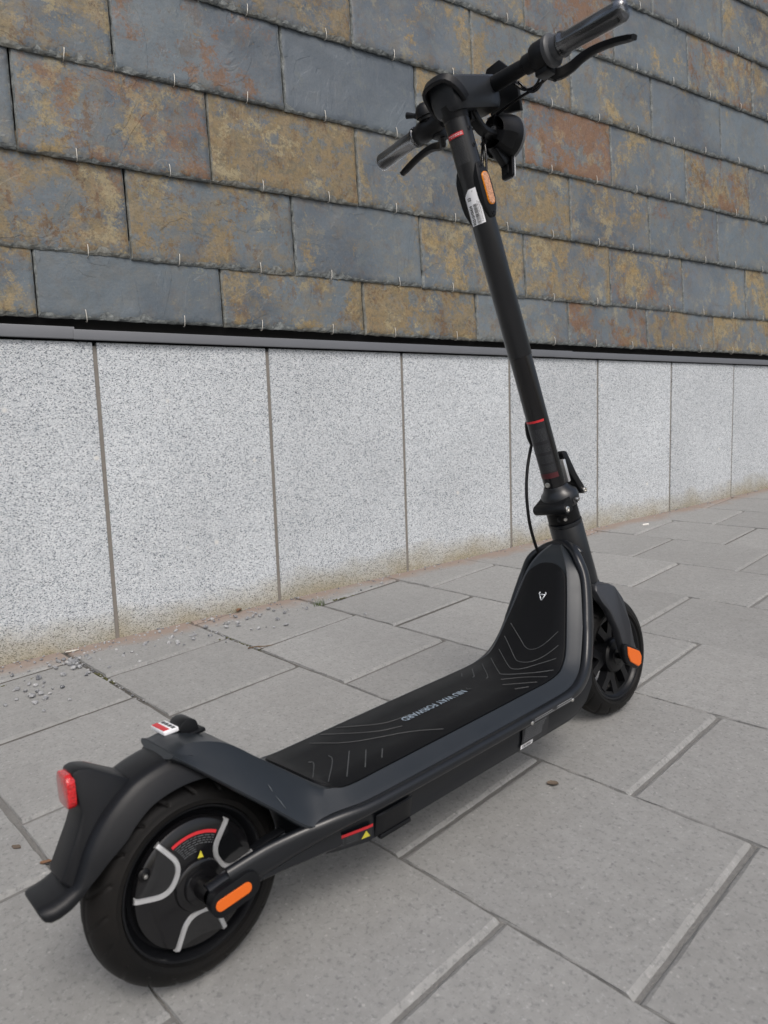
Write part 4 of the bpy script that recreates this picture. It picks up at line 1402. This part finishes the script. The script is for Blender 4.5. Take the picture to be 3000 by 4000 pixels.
for k in range(9):
    z = .1370 - k * .0034; x = .512
    while x < .568 - k * .002:
        L = rd.uniform(.003, .008)
        bars.append((x, x + L, z, z + .0011)); x += L + .0012
for x0, x1, z0, z1 in bars:
    bm.faces.new([bm.verts.new((x, -yw(x, z) - .0014, z)) for x, z in ((x0, z0), (x1, z0), (x1, z1), (x0, z1))])
link('small_print', bm, simple('pale_small_print', (.2, .21, .22), .5), case)
hugging('barcode_label', .506, .536, .0985, .1055, M_white, case, .0016)
bm = bmesh.new()
x = .5085
while x < .533:
    w_ = rd.choice([.0004, .0007, .001])
    bm.faces.new([bm.verts.new((xx, -yw(xx, z) - .0021, z)) for xx, z in ((x, .1), (x + w_, .1), (x + w_, .1045), (x, .1045))])
    x += w_ + rd.choice([.0005, .0008, .0011])
link('barcode', bm, M_ink, case)
me = map_mesh(text_mesh('CE', .0062), lambda tx, ty: V((.553 + tx, -yw(.553 + tx, .1 + ty) - .0014, .1005 + ty)))
link('lettering', me, M_line, case)
# clear-wrapped number plate strip along the rail with two bright screws
bm = bmesh.new()
def rail_y(z): return -.1192 - .0085 * math.sqrt(max(0, 1 - ((z - .1502) / .0085) ** 2))
prev = None
for i in range(13):
    x = .508 + .112 * i / 12
    col = [bm.verts.new((x, rail_y(z) - .0008, z)) for z in (.1430, .1455, .149, .1525, .156)]
    if prev:
        for j in range(4): bm.faces.new((prev[j], col[j], col[j + 1], prev[j + 1]))
    prev = col
link('rail_label', bm, M_label, case, True)
bm = bmesh.new()
for x0, x1, z0, z1 in ((.515, .565, .1465, .1480), (.515, .560, .1495, .1505), (.572, .612, .1465, .1485), (.572, .612, .1500, .1512)):
    n = 6; prev = None
    for i in range(n + 1):
        x = x0 + (x1 - x0) * i / n
        col = [bm.verts.new((x, rail_y(z) - .0014, z)) for z in (z0, z1)]
        if prev: bm.faces.new((prev[0], col[0], col[1], prev[1]))
        prev = col
link('rail_print', bm, simple('silver_grey_print', (.3, .31, .32), .3, .3), case, True)
for x in (.5105, .6165):
    bm = bmesh.new()
    lathe(bm, [(.0034, 0), (.0034, .0012), (.0024, .0022), (.0002, .0026)], (x, rail_y(.146) + .0004, .146), (0, -1, .0), 12)
    link('screw', bm, M_silver, case, True, 40)

# --- head tube, joint and stem ------------------------------------------------
bm = bmesh.new()
lathe(bm, [(.0002, -.150), (.030, -.150), (.0335, -.148), (.0335, -.136), (.0320, -.134), (.0325, -.120), (.0318, -.010), (.0310, -.0085), (.0310, -.0075), (.0320, -.0065), (.0320, -.001), (.0305, 0), (.0002, 0)], A0, AX, 40)
headt = link('head_tube', bm, M_paint, scooter, True, 35)
# weld between neck and head tube
bm = bmesh.new()
pts = []
rd = random.Random(4)
for k in range(25):
    a = -70 + 140 * k / 24
    y = .040 * math.sin(R(a)); 
    pts.append(V((.806 - .012 * (1 - math.cos(R(a))) * 0 + .010 * abs(math.sin(R(a))) , y, .3705 - .030 * (1 - math.cos(R(a))) - .006)))
tube(bm, pts, .0062, 10)
for v in bm.verts: v.co += V((rd.uniform(-1, 1), rd.uniform(-1, 1), rd.uniform(-1, 1))) * .0006
link('weld_bead', bm, M_paint, headt, True)
bm = bmesh.new()
lathe(bm, [(.0002, .001), (.0295, .001), (.0305, .002), (.0305, .029), (.0285, .031), (.0002, .031)], A0, AX, 40)
joint = link('folding_joint', bm, M_dark, scooter, True, 35)
# clamp shell above
bm = bmesh.new()
secs = []
for u, rx, ry, off in ((.030, .0315, .0315, .002), (.036, .0345, .0355, .003), (.046, .0350, .0365, .004), (.056, .0330, .0345, .004), (.061, .0280, .0290, .003), (.066, .0245, .0250, .001), (.070, .0230, .0230, .0), (.072, .0222, .0222, 0)):
    secs.append([st(u, off + rx * math.cos(2 * math.pi * k / 36), ry * math.sin(2 * math.pi * k / 36)) for k in range(36)])
loft(bm, secs)
bmesh.ops.recalc_face_normals(bm, faces=bm.faces[:])
link('joint_shell', bm, M_paint, joint, True, 40)
bm = bmesh.new()
lathe(bm, [(.0002, -.040), (.0085, -.040), (.0100, -.038), (.0100, .030), (.0085, .032), (.0002, .032)], st(.036, -.036), (0, 1, 0), 24)
secs = [[st(.036 + du, v, y) for du, v in ((.0100, -.036), (.016, -.012), (-.010, -.012), (-.0100, -.036))] for y in (-.034, .030)]
loft(bm, secs)
bmesh.ops.recalc_face_normals(bm, faces=bm.faces[:])
link('hinge_barrel', bm, M_plastic, joint, True, 40)
def bolt(parent, c, axis, r, h, m=None):
    bm = bmesh.new()
    lathe(bm, [(r, 0), (r, h * .6), (r * .8, h), (r * .5, h), (r * .48, h * .4), (.0001, h * .4)], c, axis, 16)
    return link('bolt', bm, m or M_silver, parent, True, 40)
bolt(joint, st(.036, -.036, -.040), (0, -1, 0), .0058, .002)
bolt(joint, cyl(.012, -140, .0302), (cyl(.012, -140, 1) - cyl(.012, -140, 0)), .0001 + .0035, .006)
bolt(joint, cyl(.040, -82, .0345), (cyl(.0, -82, 1) - cyl(.0, -82, 0)), .0042, .006)
for u, ph, w, h in ((.0125, -150, .020, .010), (.040, -84, .018, .012)):
    bm = bmesh.new()
    secs = []
    for k in range(17):
        a = 2 * math.pi * k / 16
        x, z = math.copysign(abs(math.cos(a)) ** .5, math.cos(a)) * w / 2, math.copysign(abs(math.sin(a)) ** .7, math.sin(a)) * h / 2
        if k < 16: secs.append(cyl(u + z, ph + math.degrees(x / .031), .0309 if u < .03 else .0362))
    bm.faces.new([bm.verts.new(p) for p in secs])
    link('joint_slot', bm, M_void, joint)
bm = bmesh.new()
prism(bm, [(0, 0)] * 0 or [(.030, .125), (.036, .128), (.046, .124), (.052, .10), (.060, .072), (.072, .045), (.075, .034), (.068, .028), (.058, .034), (.050, .055), (.040, .078), (.032, .10)], -.0125, .0125, .003, 2, to=lambda v, y, u: st(u, v, y))
latch = link('folding_lever', bm, M_plastic, scooter, True, 35)
bolt(latch, st(.036, .067, -.0125), (0, -1, 0), .0058, .004)
bm = bmesh.new()
box(bm, st(.09, .030, -.004), (.008, .018, .045), .0015, Matrix(((PV.x, 0, AX.x), (0, 1, 0), (PV.z, 0, AX.z))))
link('lever_catch', bm, M_alu, latch, True, 35)

bm = bmesh.new()
lathe(bm, [(.0002, .062), (.0205, .062), (.0205, .3225), (.0002, .3225)], A0, AX, 48)
stem_l = link('stem', bm, M_gloss, scooter, True, 35)
stem_l['label'] = 'glossy lower half of the steering tube'
bm = bmesh.new()
lathe(bm, [(.0002, .322), (.0209, .322), (.0214, .3232), (.0214, .7280), (.0209, .7287), (.0209, .7297), (.0214, .7304), (.0216, .76), (.0002, .76)], A0, AX, 48)
stem_u = link('stem', bm, M_stem, scooter, True, 30)
stem_u['label'] = 'matt upper half of the steering tube'

def wrap(name, u0, u1, p0, p1, r, m, parent, nu=8, np_=16, cut=None):
    bm = bmesh.new()
    g = [[bm.verts.new(cyl(u0 + (u1 - u0) * i / nu, p0 + (p1 - p0) * j / np_, r)) for j in range(np_ + 1)] for i in range(nu + 1)]
    for i in range(nu):
        for j in range(np_):
            if cut and cut(i / nu, j / np_): continue
            bm.faces.new((g[i][j], g[i + 1][j], g[i + 1][j + 1], g[i][j + 1]))
    bmesh.ops.recalc_face_normals(bm, faces=bm.faces[:])
    return link(name, bm, m, parent, True)
def wrap_text(body, size, u, phi, r, m, parent, xs=1.0, bold=0):
    me = map_mesh(text_mesh(body, size, xs, 'LEFT', 0, bold), lambda tx, ty: cyl(u + tx, phi - math.degrees(ty / r), r))
    return link('lettering', me, m, parent)
# white delivery label
bm = bmesh.new()
r_ = .0219
outl = []
def lab(u, ph): outl.append(bm.verts.new(cyl(u, ph, r_)))
nu, np_ = 14, 18
G = {}
for i in range(nu + 1):
    for j in range(np_ + 1):
        fu, fp = i / nu, j / np_
        u = .5595 + .0585 * fu; ph = -133 - 74 * fp
        du = 0
        if fp > .55 and fu > .5: u -= .010 * (fp - .55) / .45 * (fu - .5) * 2     # torn corner
        wob = .0003 * noise.noise(V((fu * 9, fp * 9, 2)))
        G[i, j] = bm.verts.new(cyl(u, ph, r_ + abs(wob)))
for i in range(nu):
    for j in range(np_): bm.faces.new((G[i, j], G[i + 1, j], G[i + 1, j + 1], G[i, j + 1]))
bmesh.ops.recalc_face_normals(bm, faces=bm.faces[:])
link('paper_label', bm, M_white, stem_u, True)
r2 = .0224
wrap_text('W25-GH36634', .0092, .5602, -177, r2, M_ink, stem_u, .55, .0002)
wrap_text('03', .0105, .5995, -172, r2, M_ink, stem_u, .58, .0002)
wrap_text('O', .003, .6125, -155, r2, M_ink, stem_u)
wrap_text('NIU KQi3 Pro (DE) E-Scooter mit', .0027, .562, -147, r2, M_ink, stem_u, .92)
wrap_text('Straßenzulassung Schwarz(Grau)', .0027, .562, -140, r2, M_ink, stem_u, .92)
bm = bmesh.new()
u = .5605
while u < .592:
    w_ = rd.choice([.0003, .0005, .0008])
    pv_ = None
    for j in range(4):
        ph = -153 - 17 * j / 3
        cur = (bm.verts.new(cyl(u, ph, r2)), bm.verts.new(cyl(u + w_, ph, r2)))
        if pv_: bm.faces.new((pv_[0], pv_[1], cur[1], cur[0]))
        pv_ = cur
    u += w_ + rd.choice([.0004, .0006, .0008])
link('barcode', bm, M_ink, stem_u)
# red caution label and grey print below it
wrap('warning_sticker', .7020, .7090, -128, -210, .0217, M_red, stem_u)
def print_lines(parent, us, p0, p1, r, m, seed, th=.0006):
    bm = bmesh.new(); rq = random.Random(seed)
    for u in us:
        p = p0 - rq.uniform(0, 3)
        stop = p1 + rq.uniform(0, 14)
        while p > stop:
            L = min(rq.uniform(5, 14), p - stop)
            a = [cyl(u, p - L * k / 3, r) for k in range(4)]; b = [cyl(u + th, p - L * k / 3, r) for k in range(4)]
            va = [bm.verts.new(x) for x in a]; vb = [bm.verts.new(x) for x in b]
            for k in range(3): bm.faces.new((va[k], va[k + 1], vb[k + 1], vb[k]))
            p -= L + rq.uniform(1.5, 3)
    return link('small_print', bm, m, parent)
print_lines(stem_u, [.7041, .7063], -132, -205, .0220, M_white, 1, .0007)
print_lines(stem_u, [.6975 - .0021 * k for k in range(19)], -130, -206, .0216, M_line, 2)
# lower black warning label
wrap('warning_label', .0920, .2045, -111, -222, .0208, M_label, stem_l)
wrap('warning_sticker', .2003, .2045, -111, -222, .0211, M_red, stem_l)
wrap('warning_sticker', .0920, .1020, -111, -222, .0211, M_darkred, stem_l)
print_lines(stem_l, [.187 - .0022 * k for k in range(11)] + [.157 - .0022 * k for k in range(7)] + [.136 - .0022 * k for k in range(7)] + [.1165 - .0022 * k for k in range(6)], -118, -214, .0211, M_line, 5, .00055)
bolt(stem_l, cyl(.0795, 178, .0203), -PV, .0052, .0018)
# stem screws
for u, ph in ((.7098, -91), (.6832, -90)):
    bolt(stem_u, cyl(u, ph, .0210), (cyl(0, ph, 1) - cyl(0, ph, 0)), .0040, .0012, M_plastic)
# reflector pods on both flanks
for sg in (-1, 1):
    bm = bmesh.new()
    pw = [(.5625, .0035), (.566, .0085), (.574, .0115), (.585, .0150), (.600, .0165), (.622, .0165), (.636, .0150), (.646, .0115), (.653, .0085), (.657, .0035)]
    pw = [(p.x, p.y) for p in catmull([V((a, b, 0)) for a, b in pw], 3)]
    secs = []
    for u, hw in pw:
        f = min(1, hw / .0165)
        ring = []
        for k in range(9):
            v = -hw + 2 * hw * k / 8
            ring.append(st(u, v, sg * (.0185 + .0085 * f * (1 - .25 * (v / max(hw, .001)) ** 4))))
        ring += [st(u, hw, sg * .012), st(u, -hw, sg * .012)]
        secs.append(ring)
    loft(bm, secs)
    bmesh.ops.recalc_face_normals(bm, faces=bm.faces[:])
    pod = link('reflector_pod', bm, M_plastic, scooter, True, 40)
    bm = bmesh.new()
    prism(bm, rect_poly(0, .6105, .0185, .0545, .009, 6), sg * .0255, sg * .0282, .0004, 1, to=lambda v, y, u: st(u, v, y))
    link('amber_rim', bm, M_amberedge, pod, True, 35)
    bm = bmesh.new()
    prism(bm, rect_poly(0, .6105, .0155, .0515, .0075, 6), sg * .0280, sg * .0293, .0004, 1, to=lambda v, y, u: st(u, v, y))
    link('amber_reflector', bm, M_amber, pod, True, 35)
    for u in (.6475, .5715):
        bolt(pod, st(u, 0, sg * .0215), (0, sg, 0), .0042, .0035, M_plastic)

# --- head: display, bars, controls -------------------------------------------
HM = Matrix(((math.cos(R(13)), 0, -math.sin(R(13))), (0, 1, 0), (math.sin(R(13)), 0, math.cos(R(13)))))
def hd(x, y, z):   # display frame: x forward along its top, z up
    return V((.675, 0, 1.165)) + HM @ V((x, y, z))
bm = bmesh.new()
outl = [(-.048, .018), (-.044, .0255), (-.034, .030), (-.01, .031), (.045, .031), (.070, .030), (.081, .025), (.085, .014)]
outl = [(x, -y) for x, y in outl] + [(x, y) for x, y in reversed(outl)]
secs = []
for z, f in ((-.0345, .84), (-.031, .90), (-.024, .965), (-.012, .99), (.010, 1.0), (.0125, .985)):
    secs.append([hd(x * (f if x < 0 else 1 - (1 - f) * .4) , y * f, z + (0 if x < .0 else -.000)) for x, y in outl])
loft(bm, secs)
bmesh.ops.recalc_face_normals(bm, faces=bm.faces[:])
disp = link('display', bm, simple('satin_grey_shell', (0.013, 0.0155, 0.019), 0.42, 0.1, 0.1, 50, 0.08, 1200, 0.01, spec=0.5), scooter, True, 35)
bm = bmesh.new()
secs = [[hd(x * .985, y * .985, z) for x, y in outl] for z in (.0128, .0155)]
loft(bm, secs)
bmesh.ops.recalc_face_normals(bm, faces=bm.faces[:])
link('display_glass', bm, simple('smoked_screen_glass', (.035, .038, .044), .22, coat=.3), disp, True, 35)
# hook loop behind the display
bm = bmesh.new()
LP = [(.656, -.0325, 1.138), (.646, -.0335, 1.147), (.634, -.0315, 1.157), (.622, -.0245, 1.1655), (.617, -.010, 1.168), (.617, .010, 1.168), (.622, .0245, 1.1655), (.634, .0315, 1.157), (.646, .0335, 1.147), (.656, .0325, 1.138)]
P = catmull([V(p) for p in LP], 2)
T, N = frames(P, up=(.5, 0, .85))
secs = []
for i, p in enumerate(P):
    bi = T[i].cross(N[i])
    h = .0080
    secs.append([p + N[i] * a * h + bi * b * .0036 for a, b in ((1, .6), (.8, 1), (-.8, 1), (-1, .6), (-1, -.6), (-.8, -1), (.8, -1), (1, -.6))])
loft(bm, secs)
0 and prism(bm, [(.566, 1.128), (.585, 1.104), (.612, 1.108), (.618, 1.124), (.600, 1.118), (.586, 1.115), (.575, 1.131)], -.018, .008, .003)
bmesh.ops.recalc_face_normals(bm, faces=bm.faces[:])
link('hook_loop', bm, M_plastic, disp, True, 40)
# splash flap standing in front of the display
bm = bmesh.new()
prism(bm, [(.034, 1.165), (.030, 1.222), (.018, 1.238), (-.012, 1.240), (-.026, 1.222), (-.036, 1.192), (-.030, 1.150)], -.004, .004, .002, 2, to=lambda yy, t, z: V((.797 + (z - 1.2) * -.25 + t, yy, z)))
link('front_flap', bm, M_plastic, disp, True, 35)
# stem head under the display
bm = bmesh.new()
lathe(bm, [(.0002, .725), (.0217, .7306), (.0225, .742), (.026, .752), (.0002, .758)], A0, AX, 40)
link('stem_cap', bm, M_plastic, disp, True, 35)

BX = .7404
def bar(y, dx=0, dz=0):
    z = 1.181 - .012 * (abs(y) / .274) ** 1.3
    return V((BX - .012 * (abs(y) / .274) ** 2 * 0 + dx, y, z + dz))
bm = bmesh.new()
tube(bm, [bar(-.17), bar(-.10), bar(-.03), bar(.03), bar(.10), bar(.17)], .0112, 20, 3)
tube(bm, [bar(-.105), bar(-.07), bar(-.028)], [.0118, .0128, .0135], 20, 3)
tube(bm, [bar(.105), bar(.07), bar(.028)], [.0118, .0128, .0135], 20, 3)
hbar = link('handlebar', bm, M_plastic, scooter, True, 45)
for sg in (-1, 1):
    bm = bmesh.new()
    ys = [.163, .166, .170, .176, .182, .235, .262, .270, .2735, .274]
    rs = [.0170, .0190, .0185, .0152, .0150, .0152, .0155, .0155, .0135, .0100]
    secs = []
    for y, r in zip(ys, rs):
        p = bar(sg * y)
        secs.append([p + V((math.cos(2 * math.pi * k / 24) * r, 0, math.sin(2 * math.pi * k / 24) * r)) for k in range(24)])
    loft(bm, secs)
    bmesh.ops.recalc_face_normals(bm, faces=bm.faces[:])
    grip = link('grip', bm, M_rubber, scooter, True, 40)
    # loose shipping film on the grip
    bm = bmesh.new()
    secs = []
    for i in range(25):
        y = .1635 + (.2785 - .1635) * i / 24
        p = bar(sg * y)
        end = 1 if i < 23 else (.90 if i == 23 else .72)
        ring = []
        for k in range(40):
            a = 2 * math.pi * k / 40
            w_ = noise.noise(V((math.cos(a) * 2.6, math.sin(a) * 2.6 + sg, y * 11))) * .0017
            r = (.0172 + (.0015 if i < 2 else 0) + abs(w_)) * end
            ring.append(p + V((math.cos(a) * r, 0, math.sin(a) * r)))
        secs.append(ring)
    loft(bm, secs)
    bmesh.ops.recalc_face_normals(bm, faces=bm.faces[:])
    link('grip_film', bm, M_film, grip, True)
    # control clamp with lever
    bm = bmesh.new()
    ax_ = V((0, 1, 0))
    if sg < 0:
        secs = []
        for y, r in ((.094, .0128), (.096, .0152), (.114, .0158), (.116, .0215), (.120, .0235), (.136, .0238), (.141, .0225)):
            p = bar(-y)
            secs.append([p + V((math.cos(2 * math.pi * k / 24) * r, 0, math.sin(2 * math.pi * k / 24) * r)) for k in range(24)])
        loft(bm, secs)
        box(bm, bar(-.128, .004, -.022), (.026, .024, .016), .003)
        bmesh.ops.recalc_face_normals(bm, faces=bm.faces[:])
        link('throttle', bm, M_plastic, scooter, True, 40)
        bm = bmesh.new()
        secs = []
        for y, r in ((.1415, .0205), (.1425, .0250), (.1495, .0255), (.1515, .0235), (.153, .0180), (.163, .0170)):
            p = bar(-y)
            secs.append([p + V((math.cos(2 * math.pi * k / 28) * r, 0, math.sin(2 * math.pi * k / 28) * r)) for k in range(28)])
        loft(bm, secs)
        bmesh.ops.recalc_face_normals(bm, faces=bm.faces[:])
        link('throttle_ring', bm, simple('charcoal_ring', (.045, .048, .053), .45), scooter, True, 40)
    else:
        for y, r in ((.118, .0165),):
            secs = []
            for yy, rr_ in ((.094, .0125), (.096, .0160), (.124, .0165), (.128, .0195), (.150, .0195), (.155, .0165), (.163, .0170)):
                p = bar(yy)
                secs.append([p + V((math.cos(2 * math.pi * k / 24) * rr_, 0, math.sin(2 * math.pi * k / 24) * rr_)) for k in range(24)])
            loft(bm, secs)
        bmesh.ops.recalc_face_normals(bm, faces=bm.faces[:])
        link('lever_clamp', bm, M_plastic, scooter, True, 40)
    bm = bmesh.new()
    LV = [(.757, .118, 1.163), (.772, .132, 1.154), (.783, .150, 1.158), (.787, .170, 1.1645), (.788, .195, 1.1655), (.787, .225, 1.160), (.785, .250, 1.152), (.783, .262, 1.1475)]
    P = catmull([V((x, sg * y, z)) for x, y, z in LV], 4)
    T, N = frames(P, up=(0, 0, 1))
    secs = []
    for i, p in enumerate(P):
        bi = T[i].cross(N[i])
        f = i / (len(P) - 1)
        h = .0070 * (1 - f) ** 1.5 + .0060
        if f > .9: h *= .85
        secs.append([p + N[i] * a * h * .8 + bi * b * .0062 for a, b in ((1, .5), (.7, 1), (-.7, 1), (-1, .5), (-1, -.5), (-.7, -1), (.7, -1), (1, -.5))])
    loft(bm, secs)
    box(bm, V((.758, sg * .122, 1.166)), (.034, .022, .022), .004)
    bmesh.ops.recalc_face_normals(bm, faces=bm.faces[:])
    lev = link('brake_lever', bm, M_plastic, scooter, True, 40)
    bolt(lev, V((.770, sg * .128, 1.148)), (-.5, -.4, -.4), .0045, .003, M_stem)
# bell on the far bar
bm = bmesh.new()
bc = V((.730, .128, 1.200))
lathe(bm, [(.0002, .018), (.008, .0172), (.014, .0135), (.0175, .006), (.0185, -.002), (.0185, -.006), (.0150, -.006), (.0150, -.012), (.0002, -.012)], bc, (-.25, 0, 1), 28)
bell = link('bell', bm, M_plastic, scooter, True, 40)
bm = bmesh.new()
tube(bm, [(.726, .136, 1.196), (.722, .150, 1.203), (.718, .164, 1.209)], [.006, .0045, .006], 10, 4)
link('bell_thumb_lever', bm, M_plastic, bell, True, 40)
bm = bmesh.new()
tube(bm, [bar(.113), bar(.135)], .0155, 20)
box(bm, V((.733, .126, 1.188)), (.02, .014, .014), .003)
link('bell_clamp', bm, M_plastic, bell, True, 40)

# headlight and bracket
LC = V((.786, 0, 1.112)); LAX = V((.97, 0, -.10)).normalized()
bm = bmesh.new()
lathe(bm, [(.026, -.030), (.030, -.024), (.034, -.012), (.0365, -.004), (.0385, .002), (.0390, .010), (.0375, .014), (.0355, .015), (.0340, .012), (.0002, .011)], LC, LAX, 48)
light = link('headlight', bm, M_plastic, scooter, True, 35)
bm = bmesh.new()
lathe(bm, [(.0376, .0085), (.0394, .009), (.0394, .0145), (.0378, .0155), (.036, .0155)], LC, LAX, 48)
link('headlight_bezel', bm, simple('grey_bezel', (.16, .165, .17), .4, .4), light, True, 35)
bm = bmesh.new()
lathe(bm, [(.0002, -.010), (.030, -.012), (.0335, -.013)], LC, LAX, 40)
for k in range(5): lathe(bm, [(.010 + k * .0045, -.0125), (.012 + k * .0045, -.0155), (.014 + k * .0045, -.0125)], LC, LAX, 36)
link('headlight_back', bm, M_dark, light, True, 35)
bm = bmesh.new()
up_ = V((.10, 0, .97)).normalized()
for an in (90, 215, 325):
    a = R(an)
    d = V((0, 1, 0)) * math.cos(a) + up_ * math.sin(a); sd_ = LAX.cross(d)
    secs = []
    for r, w_, hh in ((.006, .008, -.030), (.018, .007, -.030), (.029, .010, -.026), (.036, .013, -.012)):
        p = LC + d * r + LAX * hh
        secs.append([p + sd_ * w_ - LAX * .004, p - sd_ * w_ - LAX * .004, p - sd_ * w_ + LAX * .008, p + sd_ * w_ + LAX * .008])
    loft(bm, secs)
lathe(bm, [(.0002, -.036), (.011, -.036), (.0125, -.034), (.0125, -.015)], LC, LAX, 24)
bmesh.ops.recalc_face_normals(bm, faces=bm.faces[:])
link('headlight_frame', bm, M_plastic, light, True, 35)
bm = bmesh.new()
P = catmull([V(p) for p in ((.690, -.004, 1.150), (.702, -.006, 1.128), (.722, -.006, 1.110), (.752, -.004, 1.108))], 5)
T, N = frames(P, up=(0, 1, 0))
secs = []
for i, p in enumerate(P):
    bi = T[i].cross(N[i])
    secs.append([p + N[i] * a * .010 + bi * b * .0055 for a, b in ((1, .6), (.8, 1), (-.8, 1), (-1, .6), (-1, -.6), (-.8, -1), (.8, -1), (1, -.6))])
loft(bm, secs)
prism(bm, [(.690, 1.168), (.740, 1.172), (.738, 1.150), (.712, 1.146), (.700, 1.120), (.690, 1.120)], -.012, .012, .002)
bmesh.ops.recalc_face_normals(bm, faces=bm.faces[:])
link('headlight_bracket', bm, M_plastic, light, True, 40)
bolt(light, V((.745, -.012, 1.114)), (-.8, -.5, 0), .004, .003, M_stem)
# holder plate below the lamp
bm = bmesh.new()
pm_ = Matrix.Rotation(R(8), 3, 'Y')
def pl(a, t, z): return V((.789, .0, 1.061)) + pm_ @ V((t, a, z))
prism(bm, rect_poly(0, 0, .026, .044, .005, 4), -.0035, .0025, .001, 1, to=pl)
plate = link('plate_holder', bm, M_dark, scooter, True, 35)
bm = bmesh.new()
prism(bm, rect_poly(0, 0, .028, .046, .005, 4), .0026, .0046, .0006, 1, to=pl)
link('white_reflector', bm, simple('white_reflector_plastic', (.7, .71, .72), .25), plate, True, 35)
bm = bmesh.new()
prism(bm, rect_poly(.001, 0, .011, .030, .003, 3), -.0052, -.0036, .0006, 1, to=pl)
for z in (.014, .002, -.012): lathe(bm, [(.0022, 0), (.0022, .0012), (.0001, .0014)], pl(.0105 if z > 0 else 0, -.0036 if z > 0 else -.0054, z), (-1, 0, 0), 10)
link('plate_rib', bm, M_plastic, plate, True, 35)
bm = bmesh.new()
prism(bm, [(.752, 1.085), (.768, 1.090), (.790, 1.078), (.786, 1.066), (.776, 1.06)], -.007, .007, .002)
link('plate_arm', bm, M_plastic, plate, True, 35)

# cables
def cable(pts, r, n=6, m=None, label=None):
    bm = bmesh.new(); tube(bm, pts, r, 10, n)
    o = link('cable', bm, m or M_gloss, scooter, True)
    if label: o['label'] = label
cable([(.765, -.118, 1.154), (.766, -.090, 1.150), (.765, -.056, 1.149), (.764, -.014, 1.145), (.757, .010, 1.135), (.742, .012, 1.10), (.730, .010, 1.06), (.722, .008, 1.00), (.705, .014, .98)], .0026)
cable([(.764, -.114, 1.160), (.766, -.100, 1.148), (.765, -.086, 1.146), (.764, -.073, 1.158), (.760, -.064, 1.172)], .0022)
cable([(.762, -.108, 1.166), (.764, -.100, 1.156), (.765, -.088, 1.152), (.764, -.070, 1.157), (.755, -.058, 1.170)], .0022)
cable([(.765, .108, 1.150), (.762, .080, 1.142), (.755, .040, 1.138), (.740, .018, 1.125)], .0024)
cable([(.735, .004, 1.11), (.728, -.002, 1.07), (.722, .002, 1.02), (.706, .012, .985)], .0022)
cable([(.800, .018, .590), (.799, .024, .572), (.793, .029, .553), (.776, .030, .515), (.7645, .030, .471), (.762, .030, .421), (.768, .030, .384), (.778, .030, .352), (.785, .028, .335)], .0031, 6, M_dark, 'brake cable bowing out behind the folding joint')
bm = bmesh.new()
tube(bm, [(.788, .018, .607), (.786, .024, .598), (.789, .026, .575), (.793, .024, .556)], [.004, .006, .006, .004], 10, 4)
link('cable_grommet', bm, M_dark, scooter, True)

# --- fork --------------------------------------------------------------------
bm = bmesh.new()
FP = [(.842, .2465), (.838, .268), (.846, .279), (.886, .273), (.902, .264), (.912, .238), (.9125, .19), (.9145, .150), (.924, .122), (.914, .105), (.893, .110), (.880, .135), (.868, .185), (.856, .225)]
for sg in (-1, 1):
    secs = []
    prismv = []
    def fy(z):
        f = min(1, max(0, (.285 - z) / .11))
        return .030 + .030 * (f ** .55)
    a = [bm.verts.new((x, sg * (fy(z) + (.0085 if z < .25 else .006)), z)) for x, z in FP]
    b = [bm.verts.new((x, sg * (fy(z) - .0095), z)) for x, z in FP]
    n = len(FP)
    fs = [bm.faces.new(a), bm.faces.new(list(reversed(b)))]
    for i in range(n):
        k = (i + 1) % n
        fs.append(bm.faces.new((a[k], a[i], b[i], b[k])))
    bmesh.ops.recalc_face_normals(bm, faces=fs)
    bmesh.ops.bevel(bm, geom=list({e for f in fs for e in f.edges}), offset=.004, segments=2, profile=.5, affect='EDGES', clamp_overlap=True)
secs = []
for x, z, hx in ((.846, .262, .0), (.850, .2745, .0), (.866, .2795, .0), (.884, .2745, .0), (.900, .2635, 0), (.905, .248, 0)):
    wv_ = .0445 if z < .27 else .040
    secs.append([V((x, -wv_, z - .006)), V((x, -wv_ * .85, z)), V((x, 0, z + .003)), V((x, wv_ * .85, z)), V((x, wv_, z - .006)), V((x, wv_ * .7, z - .017)), V((x, 0, z - .017)), V((x, -wv_ * .7, z - .017))])
loft(bm, secs)
bmesh.ops.recalc_face_normals(bm, faces=bm.faces[:])
fork = link('fork', bm, simple('satin_fork_paint', (.03, .032, .037), .38, .1, .1, 40, .04, 900, .02), scooter, True, 38)
for sg in (-1, 1):
    bm = bmesh.new()
    pp = [(.866, .150), (.873, .158), (.884, .155), (.917, .136), (.926, .121), (.919, .103), (.904, .100), (.874, .118), (.867, .132)]
    prism(bm, pp, sg * .064, sg * .0745, .003, 2)
    cap_ = link('fork_end_cap', bm, M_plastic, fork, True, 35)
    bm = bmesh.new()
    prism(bm, [(.877, .1525), (.916, .1325), (.921, .121), (.916, .107), (.906, .1045), (.881, .1215), (.875, .136)], sg * .0735, sg * .0765, .0012, 1)
    link('side_reflector', bm, M_orange, fork, True, 35)
bm = bmesh.new()
lathe(bm, [(.006, -.062), (.006, .062)], (LB, 0, TR), (0, 1, 0), 16)
link('axle', bm, M_dark, fork, True)

# kick stand on the far side
bm = bmesh.new()
tube(bm, [(.30, .085, .100), (.292, .115, .070), (.282, .150, .030), (.272, .172, .0225)], [.009, .008, .008], 12, 4)
tube(bm, [(.258, .168, .024), (.288, .176, .024)], .006, 10)
link('kickstand', bm, M_plastic, scooter, True)
